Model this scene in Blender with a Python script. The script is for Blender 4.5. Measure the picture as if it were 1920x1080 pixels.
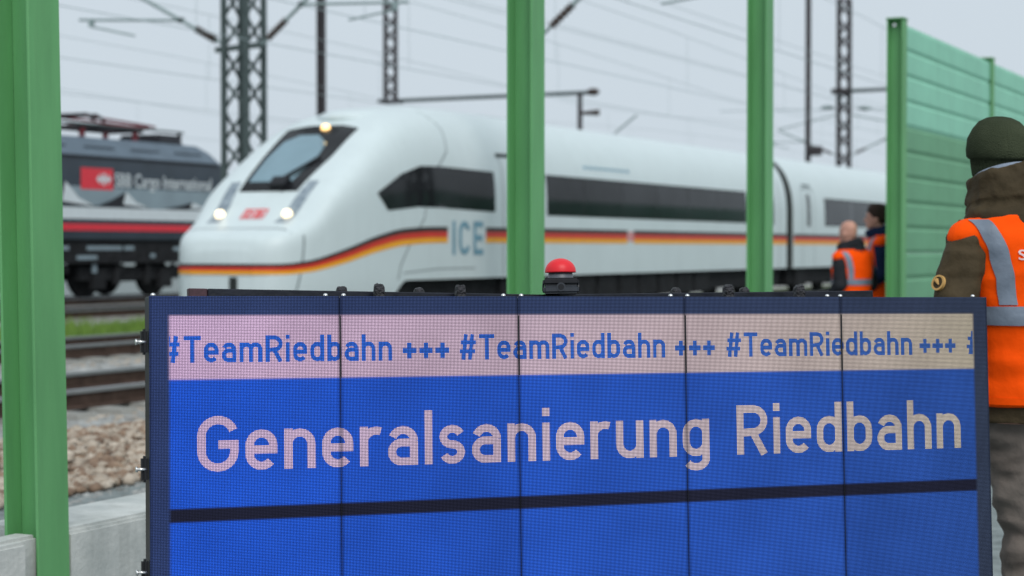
import bpy, bmesh, math, random
import numpy as np
from mathutils import Vector, Matrix, noise
from mathutils.bvhtree import BVHTree
random.seed(7); rng = np.random.default_rng(11)
R = math.radians
for o in list(bpy.data.objects): bpy.data.objects.remove(o)
S = bpy.context.scene
COL = S.collection
# ------------------------------------------------------------------ camera
TH, PITCH, EYE = R(26.1), math.atan(75/3450), 1.4
cam = bpy.data.cameras.new('camera'); co = bpy.data.objects.new('camera', cam); COL.objects.link(co)
cam.sensor_width = 36; cam.lens = 36*3450/1920; cam.clip_start = .05; cam.clip_end = 6000
co.location = (0, 0, EYE); co.rotation_euler = (math.pi/2-PITCH, 0, TH)
cam.dof.use_dof = True; cam.dof.focus_distance = 5.15; cam.dof.aperture_fstop = 3.3; cam.dof.aperture_blades = 9
S.camera = co
# ------------------------------------------------------------------ sky, sun, exposure
SUN_EL, SUN_AZ = R(46), R(138)          # azimuth clockwise from +Y
wd = bpy.data.worlds.new('World'); S.world = wd; wd.use_nodes = True
nt = wd.node_tree; nt.nodes.clear()
sky = nt.nodes.new('ShaderNodeTexSky'); sky.sky_type = 'NISHITA'; sky.sun_disc = False
sky.sun_elevation = SUN_EL; sky.sun_rotation = SUN_AZ; sky.dust_density = 6; sky.air_density = 1.0
hs = nt.nodes.new('ShaderNodeHueSaturation'); hs.inputs['Saturation'].default_value = .25
nt.links.new(sky.outputs[0], hs.inputs['Color'])
mx = nt.nodes.new('ShaderNodeMix'); mx.data_type = 'RGBA'; mx.inputs[0].default_value = .93   # closed cloud cover
nt.links.new(hs.outputs[0], mx.inputs[6]); mx.inputs[7].default_value = (5.1, 5.8, 6.4, 1)
bg = nt.nodes.new('ShaderNodeBackground'); bg.inputs['Strength'].default_value = .1
nt.links.new(mx.outputs[2], bg.inputs['Color'])
wo = nt.nodes.new('ShaderNodeOutputWorld'); nt.links.new(bg.outputs[0], wo.inputs[0])
sl = bpy.data.lights.new('sun', 'SUN'); sl.energy = 1.45; sl.angle = R(35); sl.color = (1, .97, .93)
so = bpy.data.objects.new('sun', sl); COL.objects.link(so)
sd = Vector((math.sin(SUN_AZ)*math.cos(SUN_EL), math.cos(SUN_AZ)*math.cos(SUN_EL), math.sin(SUN_EL)))
so.rotation_euler = sd.to_track_quat('Z', 'Y').to_euler(); so.location = (20, -20, 40)
S.view_settings.view_transform = 'Standard'; S.view_settings.look = 'None'
S.view_settings.exposure = 0.32; S.view_settings.gamma = 1
S.render.engine = 'CYCLES'
# ------------------------------------------------------------------ materials
def nodes(m):
    m.use_nodes = True; t = m.node_tree
    return t, t.nodes['Principled BSDF']
def mat(name, col, rough=.55, metal=0, var=.12, scale=6, bump=0, bscale=60, emit=None, es=1, coat=0, stretch=None, col2=None, spec=.5, detail=4):
    m = bpy.data.materials.new(name); t, b = nodes(m)
    b.inputs['Roughness'].default_value = rough; b.inputs['Metallic'].default_value = metal
    b.inputs['Specular IOR Level'].default_value = spec
    if coat: b.inputs['Coat Weight'].default_value = coat; b.inputs['Coat Roughness'].default_value = .08
    tc = t.nodes.new('ShaderNodeTexCoord'); mp = t.nodes.new('ShaderNodeMapping')
    if stretch: mp.inputs['Scale'].default_value = stretch
    t.links.new(tc.outputs['Object'], mp.inputs[0])
    n = t.nodes.new('ShaderNodeTexNoise'); n.inputs['Scale'].default_value = scale; n.inputs['Detail'].default_value = detail
    t.links.new(mp.outputs[0], n.inputs['Vector'])
    mr = t.nodes.new('ShaderNodeMapRange'); mr.inputs[1].default_value = .3; mr.inputs[2].default_value = .7
    t.links.new(n.outputs[0], mr.inputs[0])
    mixn = t.nodes.new('ShaderNodeMix'); mixn.data_type = 'RGBA'
    c2 = col2 if col2 else tuple(min(1, c*(1+var)) for c in col)
    c1 = col if col2 else tuple(c*(1-var) for c in col)
    mixn.inputs[6].default_value = (*c1, 1); mixn.inputs[7].default_value = (*c2, 1)
    t.links.new(mr.outputs[0], mixn.inputs[0]); t.links.new(mixn.outputs[2], b.inputs['Base Color'])
    if bump:
        n2 = t.nodes.new('ShaderNodeTexNoise'); n2.inputs['Scale'].default_value = bscale; n2.inputs['Detail'].default_value = 5
        t.links.new(mp.outputs[0], n2.inputs['Vector'])
        bp = t.nodes.new('ShaderNodeBump'); bp.inputs['Strength'].default_value = bump; bp.inputs['Distance'].default_value = .02
        t.links.new(n2.outputs[0], bp.inputs['Height']); t.links.new(bp.outputs[0], b.inputs['Normal'])
    if emit:
        b.inputs['Emission Color'].default_value = (*emit, 1); b.inputs['Emission Strength'].default_value = es
    return m
M = {}
M['green'] = mat('green_paint', (.115, .35, .13), .55, var=.13, scale=3, stretch=(4, 4, .5), bump=.08, bscale=90)
M['greenpanel'] = mat('green_panel', (.125, .33, .18), .6, var=.08, scale=3, bump=.1, bscale=120)
M['mintpanel'] = mat('mint_panel', (.25, .58, .42), .6, var=.06, scale=3, bump=.1, bscale=120)
M['concrete'] = mat('concrete', (.40, .43, .42), .85, col2=(.60, .62, .60), scale=5, bump=.2, bscale=40, detail=9)
M['gravel'] = mat('gravel_ground', (.13, .155, .155), .95, col2=(.27, .31, .31), scale=9, bump=1, bscale=45, detail=10)
M['stone_pale'] = mat('pale_stone', (.27, .22, .17), .9, col2=(.52, .45, .37), scale=7)
M['stone_brown'] = mat('brown_stone', (.15, .095, .065), .9, col2=(.32, .23, .16), scale=7)
M['stone_grey'] = mat('grey_ballast', (.16, .165, .16), .9, col2=(.40, .41, .40), scale=5)
M['sleeper'] = mat('sleeper_concrete', (.28, .28, .26), .9, var=.2, scale=6, bump=.4)
M['rail'] = mat('rusty_rail', (.075, .05, .04), .7, metal=.3, var=.3, scale=8, spec=0.15)
M['railhead'] = mat('worn_rail_head', (.42, .44, .46), .35, metal=.8, var=.1)
M['grass'] = mat('grass', (.09, .19, .025), .8, col2=(.21, .34, .06), scale=3)
M['soil'] = mat('soil', (.08, .12, .03), .95, col2=(.15, .20, .06), scale=5)
M['white'] = mat('train_white', (.60, .685, .70), .4, var=.02, scale=1.2, spec=.35)
def grime(m, amount=.22, col=(.30, .29, .25)):
    t = m.node_tree; b = t.nodes['Principled BSDF']; src = b.inputs['Base Color'].links[0].from_socket
    tc = t.nodes.new('ShaderNodeTexCoord'); mp = t.nodes.new('ShaderNodeMapping'); mp.inputs['Scale'].default_value = (3, 3, .35); t.links.new(tc.outputs['Object'], mp.inputs[0])
    n = t.nodes.new('ShaderNodeTexNoise'); n.inputs['Scale'].default_value = 2.2; n.inputs['Detail'].default_value = 8; n.inputs['Roughness'].default_value = .7; t.links.new(mp.outputs[0], n.inputs['Vector'])
    r = t.nodes.new('ShaderNodeMapRange'); r.inputs[1].default_value = .48; r.inputs[2].default_value = .75; r.inputs[4].default_value = amount; t.links.new(n.outputs[0], r.inputs[0])
    x = t.nodes.new('ShaderNodeMix'); x.data_type = 'RGBA'; x.inputs[7].default_value = (*col, 1); t.links.new(r.outputs[0], x.inputs[0]); t.links.new(src, x.inputs[6]); t.links.new(x.outputs[2], b.inputs['Base Color'])
grime(M['white'], .16, (.36, .42, .42)); grime(M['green'], .35, (.10, .22, .10)); grime(M['mintpanel'], .3, (.14, .34, .24)); grime(M['greenpanel'], .3, (.08, .2, .11)); grime(M['concrete'], .5, (.20, .21, .19))
M['white2'] = mat('train_skirt_grey', (.66, .70, .71), .4, var=.03, scale=2)
M['seam'] = mat('train_seam', (.20, .24, .25), .6, spec=0.2)
M['darkseam'] = mat('dark_gasket', (.03, .035, .035), .6, spec=0.1)
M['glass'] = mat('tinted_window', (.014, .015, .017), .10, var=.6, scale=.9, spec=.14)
M['screenglass'] = mat('coated_windscreen', (.30, .44, .50), .1, metal=.75, var=.06, scale=2)  # pale blue metallic tone stands in for sky reflected in the glass
M['underframe'] = mat('underframe', (.020, .021, .023), .8, var=.3, scale=5, spec=0.12)
M['s_black'] = mat('stripe_black', (.03, .02, .02), .4); M['s_red'] = mat('stripe_red', (.62, .035, .02), .4, var=.05)
M['s_gold'] = mat('stripe_gold', (.85, .38, .015), .4, var=.05)
M['icegrey'] = mat('logo_grey_blue', (.15, .31, .40), .5); M['dbred'] = mat('logo_red', (.75, .05, .06), .4)
M['lamp'] = mat('headlamp', (.9, .85, .7), .3, emit=(1, .76, .42), es=1.9)
M['lamp2'] = mat('amber_lamp', (.9, .8, .6), .3, emit=(1, .58, .16), es=1.9)
M['ledstrip'] = mat('lamp_housing', (.10, .14, .18), .35, col2=(.36, .43, .48), scale=14)
M['loco'] = mat('loco_slate', (.040, .054, .072), .45, var=.12, scale=1.5, coat=.3, spec=0.25)
M['locoroof'] = mat('loco_roof_grey', (.11, .15, .19), .5, var=.1, scale=2, spec=0.25)
M['locodark'] = mat('loco_dark', (.026, .028, .034), .6, var=.2, spec=0.15)
M['locopale'] = mat('loco_pale', (.23, .30, .34), .45, var=.1, scale=1.5)
M['locowhite'] = mat('loco_white', (.62, .68, .71), .45, var=.05)
M['locored'] = mat('loco_red', (.70, .03, .05), .4, var=.05)
M['panred'] = mat('pantograph_maroon', (.16, .02, .03), .6, var=.3)
M['mast'] = mat('mast_grey_green', (.075, .10, .10), .7, var=.2, scale=8, spec=0.2)
M['mastdark'] = mat('mast_brown', (.055, .05, .055), .7, var=.25, scale=8, spec=0.15)
M['maststeel'] = mat('galvanised_tube', (.30, .38, .38), .5, metal=.3, var=.1)
M['insul'] = mat('brown_insulator', (.06, .045, .04), .4, spec=0.2)
M['wire'] = mat('copper_wire', (.34, .42, .44), .6)
M['black'] = mat('black_plastic', (.012, .013, .016), .45, var=.2, scale=20, spec=0.25)
M['blackbar'] = mat('black_bar', (.012, .014, .022), .35, var=.3, scale=15, bump=.1, spec=0.3)
M['tape'] = mat('black_tape', (.018, .018, .022), .5, var=.4, scale=60, bump=.8, bscale=90)
M['barred'] = mat('bar_end', (.05, .018, .026), .5, var=.4, scale=80)
M['steel'] = mat('bright_screw', (.75, .75, .74), .25, metal=.9, var=.05)
M['redbtn'] = mat('red_button', (.72, .015, .025), .42, var=.03, spec=.4)
M['btngrey'] = mat('button_collar', (.10, .11, .13), .4, var=.1)
M['btnbase'] = mat('button_base', (.022, .027, .036), .4, var=.15, scale=30)
M['orange'] = mat('hi_vis_orange', (1.0, .085, .001), .8, var=.03, scale=5, bump=.35, bscale=14, spec=0.1)
M['reflect'] = mat('reflective_tape', (.18, .22, .28), .5, var=.2, scale=14, bump=.15, bscale=30)
M['print'] = mat('pale_print', (.80, .62, .62), .7)
M['jacket'] = mat('olive_jacket', (.040, .030, .016), .75, col2=(.075, .055, .030), scale=7, bump=.6, bscale=20, spec=0.15)
M['trouser'] = mat('taupe_trousers', (.12, .10, .088), .85, col2=(.205, .178, .158), scale=4, bump=.6, bscale=13, spec=0.1)
M['hat'] = mat('knit_hat', (.032, .042, .024), .95, col2=(.062, .075, .045), scale=9, bump=.6, bscale=220, spec=0.05)
M['skin'] = mat('skin', (.52, .27, .20), .55, var=.12, scale=9)
M['hair'] = mat('brown_hair', (.035, .020, .015), .7, var=.5, scale=40, bump=.6, bscale=70, spec=0.2)
M['blackcloth'] = mat('black_cloth', (.022, .024, .028), .9, var=.3, scale=6, bump=.3, spec=0.05)
M['navy'] = mat('navy_cloth', (.012, .022, .055), .85, var=.3, scale=6, bump=.3, spec=0.05)
M['shoe'] = mat('shoe', (.03, .025, .02), .6); M['eye'] = mat('eye', (.02, .02, .02), .2)
M['badge'] = mat('badge_tan', (.55, .32, .10), .6); M['scarf'] = mat('blue_grey_scarf', (.25, .30, .38), .9)
# ------------------------------------------------------------------ mesh helpers
class MB:
    def __init__(s): s.v = []; s.f = []
    def add(s, v, f):
        n = len(s.v); s.v += [tuple(p) for p in v]; s.f += [tuple(i+n for i in q) for q in f]; return s
    def box(s, c, d, rot=None, taper=1):
        x, y, z = (q/2 for q in d)
        vs = [Vector((sx*x*(taper if sz > 0 else 1), sy*y*(taper if sz > 0 else 1), sz*z)) for sz in (-1, 1) for sy in (-1, 1) for sx in (-1, 1)]
        if rot is not None: vs = [rot @ p for p in vs]
        c = Vector(c)
        return s.add([p+c for p in vs], [(0, 2, 3, 1), (4, 5, 7, 6), (0, 1, 5, 4), (2, 6, 7, 3), (0, 4, 6, 2), (1, 3, 7, 5)])
    def tube(s, path, rad, n=8, cap=True, sq=1.0):
        P = [Vector(p) for p in path]
        rad = rad if hasattr(rad, '__len__') else [rad]*len(P)
        d0 = (P[1]-P[0]).normalized()
        a = d0.orthogonal().normalized(); V = []
        for i, p in enumerate(P):
            d = (P[min(i+1, len(P)-1)]-P[max(i-1, 0)]).normalized()
            a = (a-d*a.dot(d)).normalized(); b = d.cross(a)
            for k in range(n):
                t = 2*math.pi*k/n
                V.append(p+(a*math.cos(t)+b*math.sin(t)*sq)*rad[i])
        F = [(i*n+k, i*n+(k+1) % n, (i+1)*n+(k+1) % n, (i+1)*n+k) for i in range(len(P)-1) for k in range(n)]
        if cap: F += [tuple(range(n-1, -1, -1)), tuple((len(P)-1)*n+k for k in range(n))]
        return s.add(V, F)
    def bar(s, a, b, w, h=None):
        return s.tube([a, b], w*.7071, 4)
    def loft(s, rings, cap=True):
        n = len(rings[0]); V = [p for r in rings for p in r]
        F = [(i*n+k, i*n+(k+1) % n, (i+1)*n+(k+1) % n, (i+1)*n+k) for i in range(len(rings)-1) for k in range(n)]
        if cap: F += [tuple(range(n-1, -1, -1)), tuple((len(rings)-1)*n+k for k in range(n))]
        return s.add(V, F)
    def lathe(s, prof, c=(0, 0, 0), n=24):
        c = Vector(c)
        return s.loft([[c+Vector((r*math.cos(2*math.pi*k/n), r*math.sin(2*math.pi*k/n), z)) for k in range(n)] for r, z in prof])
    def ell(s, c, r, n=14, m=8):
        c = Vector(c); rr = []
        for j in range(1, m):
            t = math.pi*j/m
            rr.append([c+Vector((r[0]*math.sin(t)*math.cos(2*math.pi*k/n), r[1]*math.sin(t)*math.sin(2*math.pi*k/n), -r[2]*math.cos(t))) for k in range(n)])
        return s.loft(rr)
    def prism(s, poly, axis, a, b):
        def P(u, v, w): return {'x': (w, u, v), 'y': (u, w, v), 'z': (u, v, w)}[axis]
        n = len(poly)
        return s.add([P(u, v, a) for u, v in poly]+[P(u, v, b) for u, v in poly],
                     [tuple(range(n)), tuple(range(2*n-1, n-1, -1))]+[(i, i+n, (i+1) % n+n, (i+1) % n) for i in range(n)])
    def mesh(s, name, mats, smooth=False, fix=True):
        me = bpy.data.meshes.new(name); me.from_pydata(s.v, [], s.f)
        if fix:
            bm = bmesh.new(); bm.from_mesh(me); bmesh.ops.recalc_face_normals(bm, faces=bm.faces); bm.to_mesh(me); bm.free()
        for m in (mats if isinstance(mats, (list, tuple)) else [mats]): me.materials.append(M[m] if isinstance(m, str) else m)
        if smooth: shade(me, smooth)
        return me
    def build(s, name, mats, parent=None, smooth=False, loc=None, fix=True):
        return put(name, s.mesh(name, mats, smooth, fix), parent, loc)
def shade(me, ang=True):
    me.polygons.foreach_set('use_smooth', [True]*len(me.polygons))
    if ang is not True: me.set_sharp_from_angle(angle=R(ang))
def put(name, me, parent=None, loc=None):
    o = bpy.data.objects.new(name, me); COL.objects.link(o)
    if parent: o.parent = parent
    if loc is not None: o.location = loc
    return o
def tag(o, label, cat, group=None):
    o['label'] = label; o['category'] = cat
    if group: o['group'] = group
    return o
def thing(name, label, cat, loc=(0, 0, 0), rz=0, group=None):
    o = bpy.data.objects.new(name, None); COL.objects.link(o); o.location = loc; o.rotation_euler = (0, 0, rz)
    return tag(o, label, cat, group)
def struct(o): o['kind'] = 'structure'; return o
def stuff(o): o['kind'] = 'stuff'; return o
def bevel(me, w, seg=1):
    bm = bmesh.new(); bm.from_mesh(me)
    bmesh.ops.bevel(bm, geom=[e for e in bm.edges if len(e.link_faces) == 2 and e.calc_face_angle(0) > .5], offset=w, segments=seg, affect='EDGES')
    bm.to_mesh(me); bm.free()
def text_mesh(txt, bold=0.0, spacing=1.0, ext=0.0):
    cu = bpy.data.curves.new('text', 'FONT'); cu.body = txt; cu.size = 1; cu.offset = bold; cu.space_character = spacing; cu.resolution_u = 5; cu.extrude = ext
    ob = bpy.data.objects.new('text_tmp', cu); COL.objects.link(ob)
    dg = bpy.context.evaluated_depsgraph_get(); dg.update()
    me = bpy.data.meshes.new_from_object(ob.evaluated_get(dg))
    bpy.data.objects.remove(ob); bpy.data.curves.remove(cu)
    return me
def fit_text(txt, x0, x1, y0, y1, bold=0, ref=None, spacing=1.0):
    """flat mesh whose x extent is x0..x1 and whose cap height is y0..y1 (ref = text that spans the cap height)"""
    me = text_mesh(txt, bold, spacing); c = np.array([v.co[:] for v in me.vertices])
    rm = text_mesh(ref or 'H', bold); rc = np.array([v.co[:] for v in rm.vertices]); b0, b1 = rc[:, 1].min(), rc[:, 1].max()
    a0, a1 = c[:, 0].min(), c[:, 0].max()
    c[:, 0] = x0+(c[:, 0]-a0)/(a1-a0)*(x1-x0); c[:, 1] = y0+(c[:, 1]-b0)/(b1-b0)*(y1-y0); c[:, 2] = 0
    me.vertices.foreach_set('co', c.ravel()); me.update()
    return me
def pchip(xs, ys):
    xs = np.array(xs, float); ys = np.array(ys, float); h = np.diff(xs); d = np.diff(ys)/h
    m = np.zeros(len(xs)); m[0], m[-1] = d[0], d[-1]
    for i in range(1, len(xs)-1):
        if d[i-1]*d[i] > 0:
            w1, w2 = 2*h[i]+h[i-1], h[i]+2*h[i-1]; m[i] = (w1+w2)/(w1/d[i-1]+w2/d[i])
    def f(x):
        x = min(max(x, xs[0]), xs[-1]); i = min(max(int(np.searchsorted(xs, x))-1, 0), len(h)-1)
        t = (x-xs[i])/h[i]
        return (2*t**3-3*t*t+1)*ys[i]+(t**3-2*t*t+t)*h[i]*m[i]+(3*t*t-2*t**3)*ys[i+1]+(t**3-t*t)*h[i]*m[i+1]
    return f
def slice_mesh(me, step_u, step_v):
    """cut a flat mesh lying in its local XY plane into small cells so that it can be bent"""
    bm = bmesh.new(); bm.from_mesh(me)
    for ax, st in ((0, step_u), (1, step_v)):
        cs = [v.co[ax] for v in bm.verts]; k = math.floor(min(cs)/st)+1
        while k*st < max(cs):
            p = [0, 0, 0]; p[ax] = k*st; n = [0, 0, 0]; n[ax] = 1
            bmesh.ops.bisect_plane(bm, geom=bm.verts[:]+bm.edges[:]+bm.faces[:], plane_co=p, plane_no=n); k += 1
    bmesh.ops.triangulate(bm, faces=[f for f in bm.faces if len(f.verts) > 4])
    bm.to_mesh(me); bm.free()
def flat(poly, name='flat'):
    me = bpy.data.meshes.new(name); me.from_pydata([(u, v, 0) for u, v in poly], [], [tuple(range(len(poly)))]); return me
def bend(me, fn, su, sv, mats, smooth=True):
    slice_mesh(me, su, sv)
    c = [fn(*v.co) for v in me.vertices]
    me.vertices.foreach_set('co', np.array(c, dtype=float).ravel())
    me.materials.clear()
    me.materials.append(M[mats]); me.update()
    if smooth: shade(me)
    return me
def ribbon(pts, w):
    """flat polyline strip polygon(s) in 2D"""
    me = bpy.data.meshes.new('seam'); V = []; F = []
    for i, p in enumerate(pts):
        a = np.array(pts[max(i-1, 0)], float); b = np.array(pts[min(i+1, len(pts)-1)], float); d = b-a; d /= np.hypot(*d); n = np.array([-d[1], d[0]])*w/2
        V += [(*(np.array(p)+n), 0), (*(np.array(p)-n), 0)]
        if i: F.append((2*i-2, 2*i-1, 2*i+1, 2*i))
    me.from_pydata(V, [], F); return me
# ------------------------------------------------------------------ constant-stroke lettering (cap height 1)
def arc(cx, cy, rx, ry, a0, a1, n=14):
    return [(cx+rx*math.cos(R(a0+(a1-a0)*i/n)), cy+ry*math.sin(R(a0+(a1-a0)*i/n))) for i in range(n+1)]
def glyph(ch, w=.175):
    s = w/2; XH = .745; AS = 1.03; W = .57; bx = (W-w)/2; c = W/2; yt = XH-s-bx; yb = s+bx
    bowl = arc(c, yt, bx, bx, 0, 180)+arc(c, yb, bx, bx, 180, 360)+[(c+bx, yt)]
    if ch == 'e': return W, [arc(c, yb, bx, bx, -38, -180)+arc(c, yt, bx, bx, 180, 0)+[(c+bx, .375)], [(c+bx+s, .375), (c-bx, .375)]]
    if ch == 'n': return W, [[(s, 0), (s, XH)], arc(c, yt, bx, bx, 180, 0)+[(W-s, 0)]]
    if ch == 'h': return W, [[(s, 0), (s, AS)], arc(c, yt, bx, bx, 180, 0)+[(W-s, 0)]]
    if ch == 'u': return W, [[(W-s, 0), (W-s, XH)], [(s, XH)]+arc(c, yb, bx, bx, 180, 360)]
    if ch == 'm':
        r = (.45-w/2)/2
        return .9, [[(s, 0), (s, XH)], arc(s+r, XH-s-r, r, r, 180, 0)+[(.45, 0)], arc(.45+r, XH-s-r, r, r, 180, 0)+[(.9-s, 0)]]
    if ch == 'r': return .40, [[(s, 0), (s, XH)], arc(s+.23, XH-s-.21, .23, .21, 180, 68)]
    if ch == 'a':
        h = .178; return W, [[(W-s, 0), (W-s, yt)], arc(c, yt, bx, bx, 0, 158), [(W-s, s+2*h)]+[(c, s+2*h)]+arc(c-.03, s+h, bx-.03, h, 90, 270)+[(W-s, s)]]
    if ch == 'l': return w, [[(s, 0), (s, AS)]]
    if ch == 'i': return w, [[(s, 0), (s, XH)], [(s, .87), (s, AS)]]
    if ch == 's':
        h = (XH-w)/4; rx = .17; q = .255
        return .51, [arc(q, XH-s-h, rx, h, 22, 270)+arc(q, s+h, rx, h, 90, -158)]
    if ch == 'd': return W, [bowl, [(W-s, 0), (W-s, AS)]]
    if ch == 'b': return W, [bowl, [(s, 0), (s, AS)]]
    if ch == 'g': return W, [bowl, [(W-s, XH), (W-s, -.05)]+arc(c, -.05, bx, .16, 0, -150)]
    if ch == 'G':
        W2 = .73; r = (W2-w)/2; q = W2/2
        return W2, [arc(q, 1.01-s-r, r, r, 20, 180)+arc(q, s+r-.01, r, r, 180, 360)+[(W2-s, .50)], [(W2-s+s, .50-s+.06), (q+.01, .50-s+.06)]]
    if ch == 'R':
        W2 = .68; h = (1-.44)/2
        return W2, [[(s, 0), (s, 1)], [(s, 1-s), (W2-s-.24, 1-s)]+arc(W2-s-.24, .71-s/2+.02, .24, .29-s/2-.02, 90, -90)+[(s, .44)], [(.36, .44), (W2-s, 0)]]
    if ch == 'T': return .66, [[(0, 1-s), (.66, 1-s)], [(.33, 0), (.33, 1)]]
    if ch == '#': return .74, [[(.17, 0), (.29, 1)], [(.45, 0), (.57, 1)], [(.02, .33), (.68, .33)], [(.07, .68), (.72, .68)]]
    if ch == '+': return .62, [[(.0, .38), (.62, .38)], [(.31, .07), (.31, .69)]]
    if ch == 'I': return w, [[(s, 0), (s, 1)]]
    if ch == 'C':
        W2 = .66; r = (W2-w)/2; q = W2/2
        return W2, [arc(q, 1-s-r, r, r, 15, 180)+arc(q, s+r, r, r, 180, 345)]
    if ch == 'E': return .58, [[(s, 0), (s, 1)], [(s, 1-s), (.58, 1-s)], [(s, .51), (.54, .51)], [(s, s), (.58, s)]]
    if ch == 'D': return .66, [[(s, 0), (s, 1)], [(s, 1-s), (.3, 1-s)]+arc(.3, .5, .36-s, .5-s, 90, -90)+[(s, s)]]
    if ch == 'B': return .62, [[(s, 0), (s, 1)], [(s, 1-s), (.33, 1-s)]+arc(.33, .76-s/2, .29-s-.02, .24-s/2, 90, -90)+[(s, .52)], [(s, .52), (.33, .52)]+arc(.33, .26+s/2, .29-s, .26-s/2, 90, -90)+[(s, s)]]
    return .3, []
def stroke_text(txt, x0, x1, y0, y1, w=.175, gap=.125, z=0.0, dz=2e-5):
    me = bpy.data.meshes.new('lettering'); V = []; F = []; x = 0; k = 0; V2 = []
    for ch in txt:
        adv, st = glyph(ch, w)
        for pts in st:
            i0 = len(V)
            for i, p in enumerate(pts):
                a = np.array(pts[max(i-1, 0)]); b = np.array(pts[min(i+1, len(pts)-1)]); d = b-a; d = d/np.hypot(*d); nn = np.array([-d[1], d[0]])*w/2
                for sg in (1, -1): V.append((x+p[0]+sg*nn[0], p[1]+sg*nn[1], z+k*dz))
                if i: F.append((i0+2*i-2, i0+2*i-1, i0+2*i+1, i0+2*i))
            k = (k+1) % 12
        x += adv+gap
    c = np.array(V); a0, a1 = c[:, 0].min(), c[:, 0].max()
    c[:, 0] = x0+(c[:, 0]-a0)/(a1-a0)*(x1-x0); c[:, 1] = y0+c[:, 1]*(y1-y0)
    me.from_pydata(c.tolist(), [], F); return me
# ================================================================== THE SETTING
TOR = .12                                    # rail top; ground by the camera is z = 0
TRK = [-11.6, -16.6, -25.6, -31.45]
prof = [(3000, 0), (60, 0), (4, 0), (-4.4, 0), (-8.9, 0.01), (-9.35, -.12), (-9.9, -.28), (-60, -.28), (-3000, -.3)]
g = MB(); ys = [-600, -40, 0, 20, 60, 200, 3000]
for y in ys: g.v += [(x, y, z) for x, z in prof]
n = len(prof)
g.f = [(i*n+k, i*n+k+1, (i+1)*n+k+1, (i+1)*n+k) for i in range(len(ys)-1) for k in range(n-1)]
struct(g.build('ground', 'gravel'))
for x0 in TRK:
    b = MB(); b.prism([(x0-2.3, -.30), (x0-1.75, -.10), (x0+1.75, -.10), (x0+2.3, -.30)], 'y', -60, 300)
    struct(b.build('ballast_bed', 'stone_grey'))
# grass strip between the train's track and the next
b = MB(); b.prism([(-22.6, -.275), (-21.6, -.14), (-18.9, -.12), (-18.4, -.2)], 'y', -40, 200)
struct(b.build('grass_verge', 'soil'))
ico = bmesh.new(); bmesh.ops.create_icosphere(ico, subdivisions=1, radius=1)
ICOV = np.array([v.co[:] for v in ico.verts]); ICOF = np.array([[v.index for v in f.verts] for f in ico.faces]); ico.free()
def stones(name, mats, pts, rad, flat_=.7):
    N = len(pts); k = len(ICOV)
    V = ICOV[None]*(1+rng.uniform(-.42, .42, (N, k, 1)))*np.array([1, 1, flat_])*rad[:, None, None]
    a = rng.uniform(0, 6.28, N); ca, sa = np.cos(a)[:, None], np.sin(a)[:, None]
    V = np.stack([V[..., 0]*ca-V[..., 1]*sa, (V[..., 0]*sa+V[..., 1]*ca)*1.2, V[..., 2]], -1)+pts[:, None, :]
    F = (ICOF[None]+(np.arange(N)*k)[:, None, None]).reshape(-1, 3)
    me = bpy.data.meshes.new(name); me.vertices.add(N*k); me.vertices.foreach_set('co', V.ravel())
    me.loops.add(F.size); me.loops.foreach_set('vertex_index', F.ravel().astype(np.int32))
    me.polygons.add(len(F)); me.polygons.foreach_set('loop_start', np.arange(0, F.size, 3, dtype=np.int32))
    me.polygons.foreach_set('material_index', np.repeat(rng.integers(0, len(mats), N), len(ICOF)).astype(np.int32))
    for m in mats: me.materials.append(M[m])
    me.update(calc_edges=True); me.validate()
    return put(name, me)
def scatter(n, x0, x1, y0, y1, zf): 
    x = rng.uniform(x0, x1, n); y = rng.uniform(y0, y1, n); return np.stack([x, y, np.array([zf(a) for a in x])], -1)
def gz(x): return float(np.interp(-x, [8.9, 9.35, 9.9], [0, -.12, -.28])) if x < -8.9 else 0.0
o = stuff(stones('rubble_strip', ['stone_pale', 'stone_pale', 'stone_brown', 'stone_pale', 'stone_brown'], scatter(26000, -9.1, -6.75, 4.5, 18, lambda x: gz(x)+.03+.07*math.exp(-((x+7.9)/.7)**2)*random.random()), rng.uniform(.012, .045, 26000)*rng.uniform(.7, 1.3, 26000)))
tag(o, 'loose pale and rusty brown rubble strip along the track bed', 'rubble')
o = stuff(stones('grey_gravel', ['stone_grey'], scatter(5000, -6.9, -4.75, 4.5, 16, lambda x: .0), rng.uniform(.012, .03, 5000)))
tag(o, 'fine grey gravel behind the concrete base of the wall', 'gravel')
o = stuff(stones('slope_gravel', ['stone_grey', 'stone_pale'], scatter(5000, -10.0, -9.0, 6, 26, lambda x: gz(x)), rng.uniform(.015, .05, 5000)))
tag(o, 'grey gravel on the slope below the near track', 'gravel')
for x0, lab in ((TRK[0], 'grey crushed ballast of the near empty track'), (TRK[1], 'grey crushed ballast under the white train'), (-20.5, None)):
    if lab:
        P = scatter(9000, x0-2.1, x0+2.1, 6, 32, lambda x: -.11 if abs(x-x0) < 1.75 else -.2)
        tag(stuff(stones('track_ballast', ['stone_grey', 'stone_grey', 'stone_pale'], P, rng.uniform(.025, .055, 9000))), lab, 'ballast')
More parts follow.
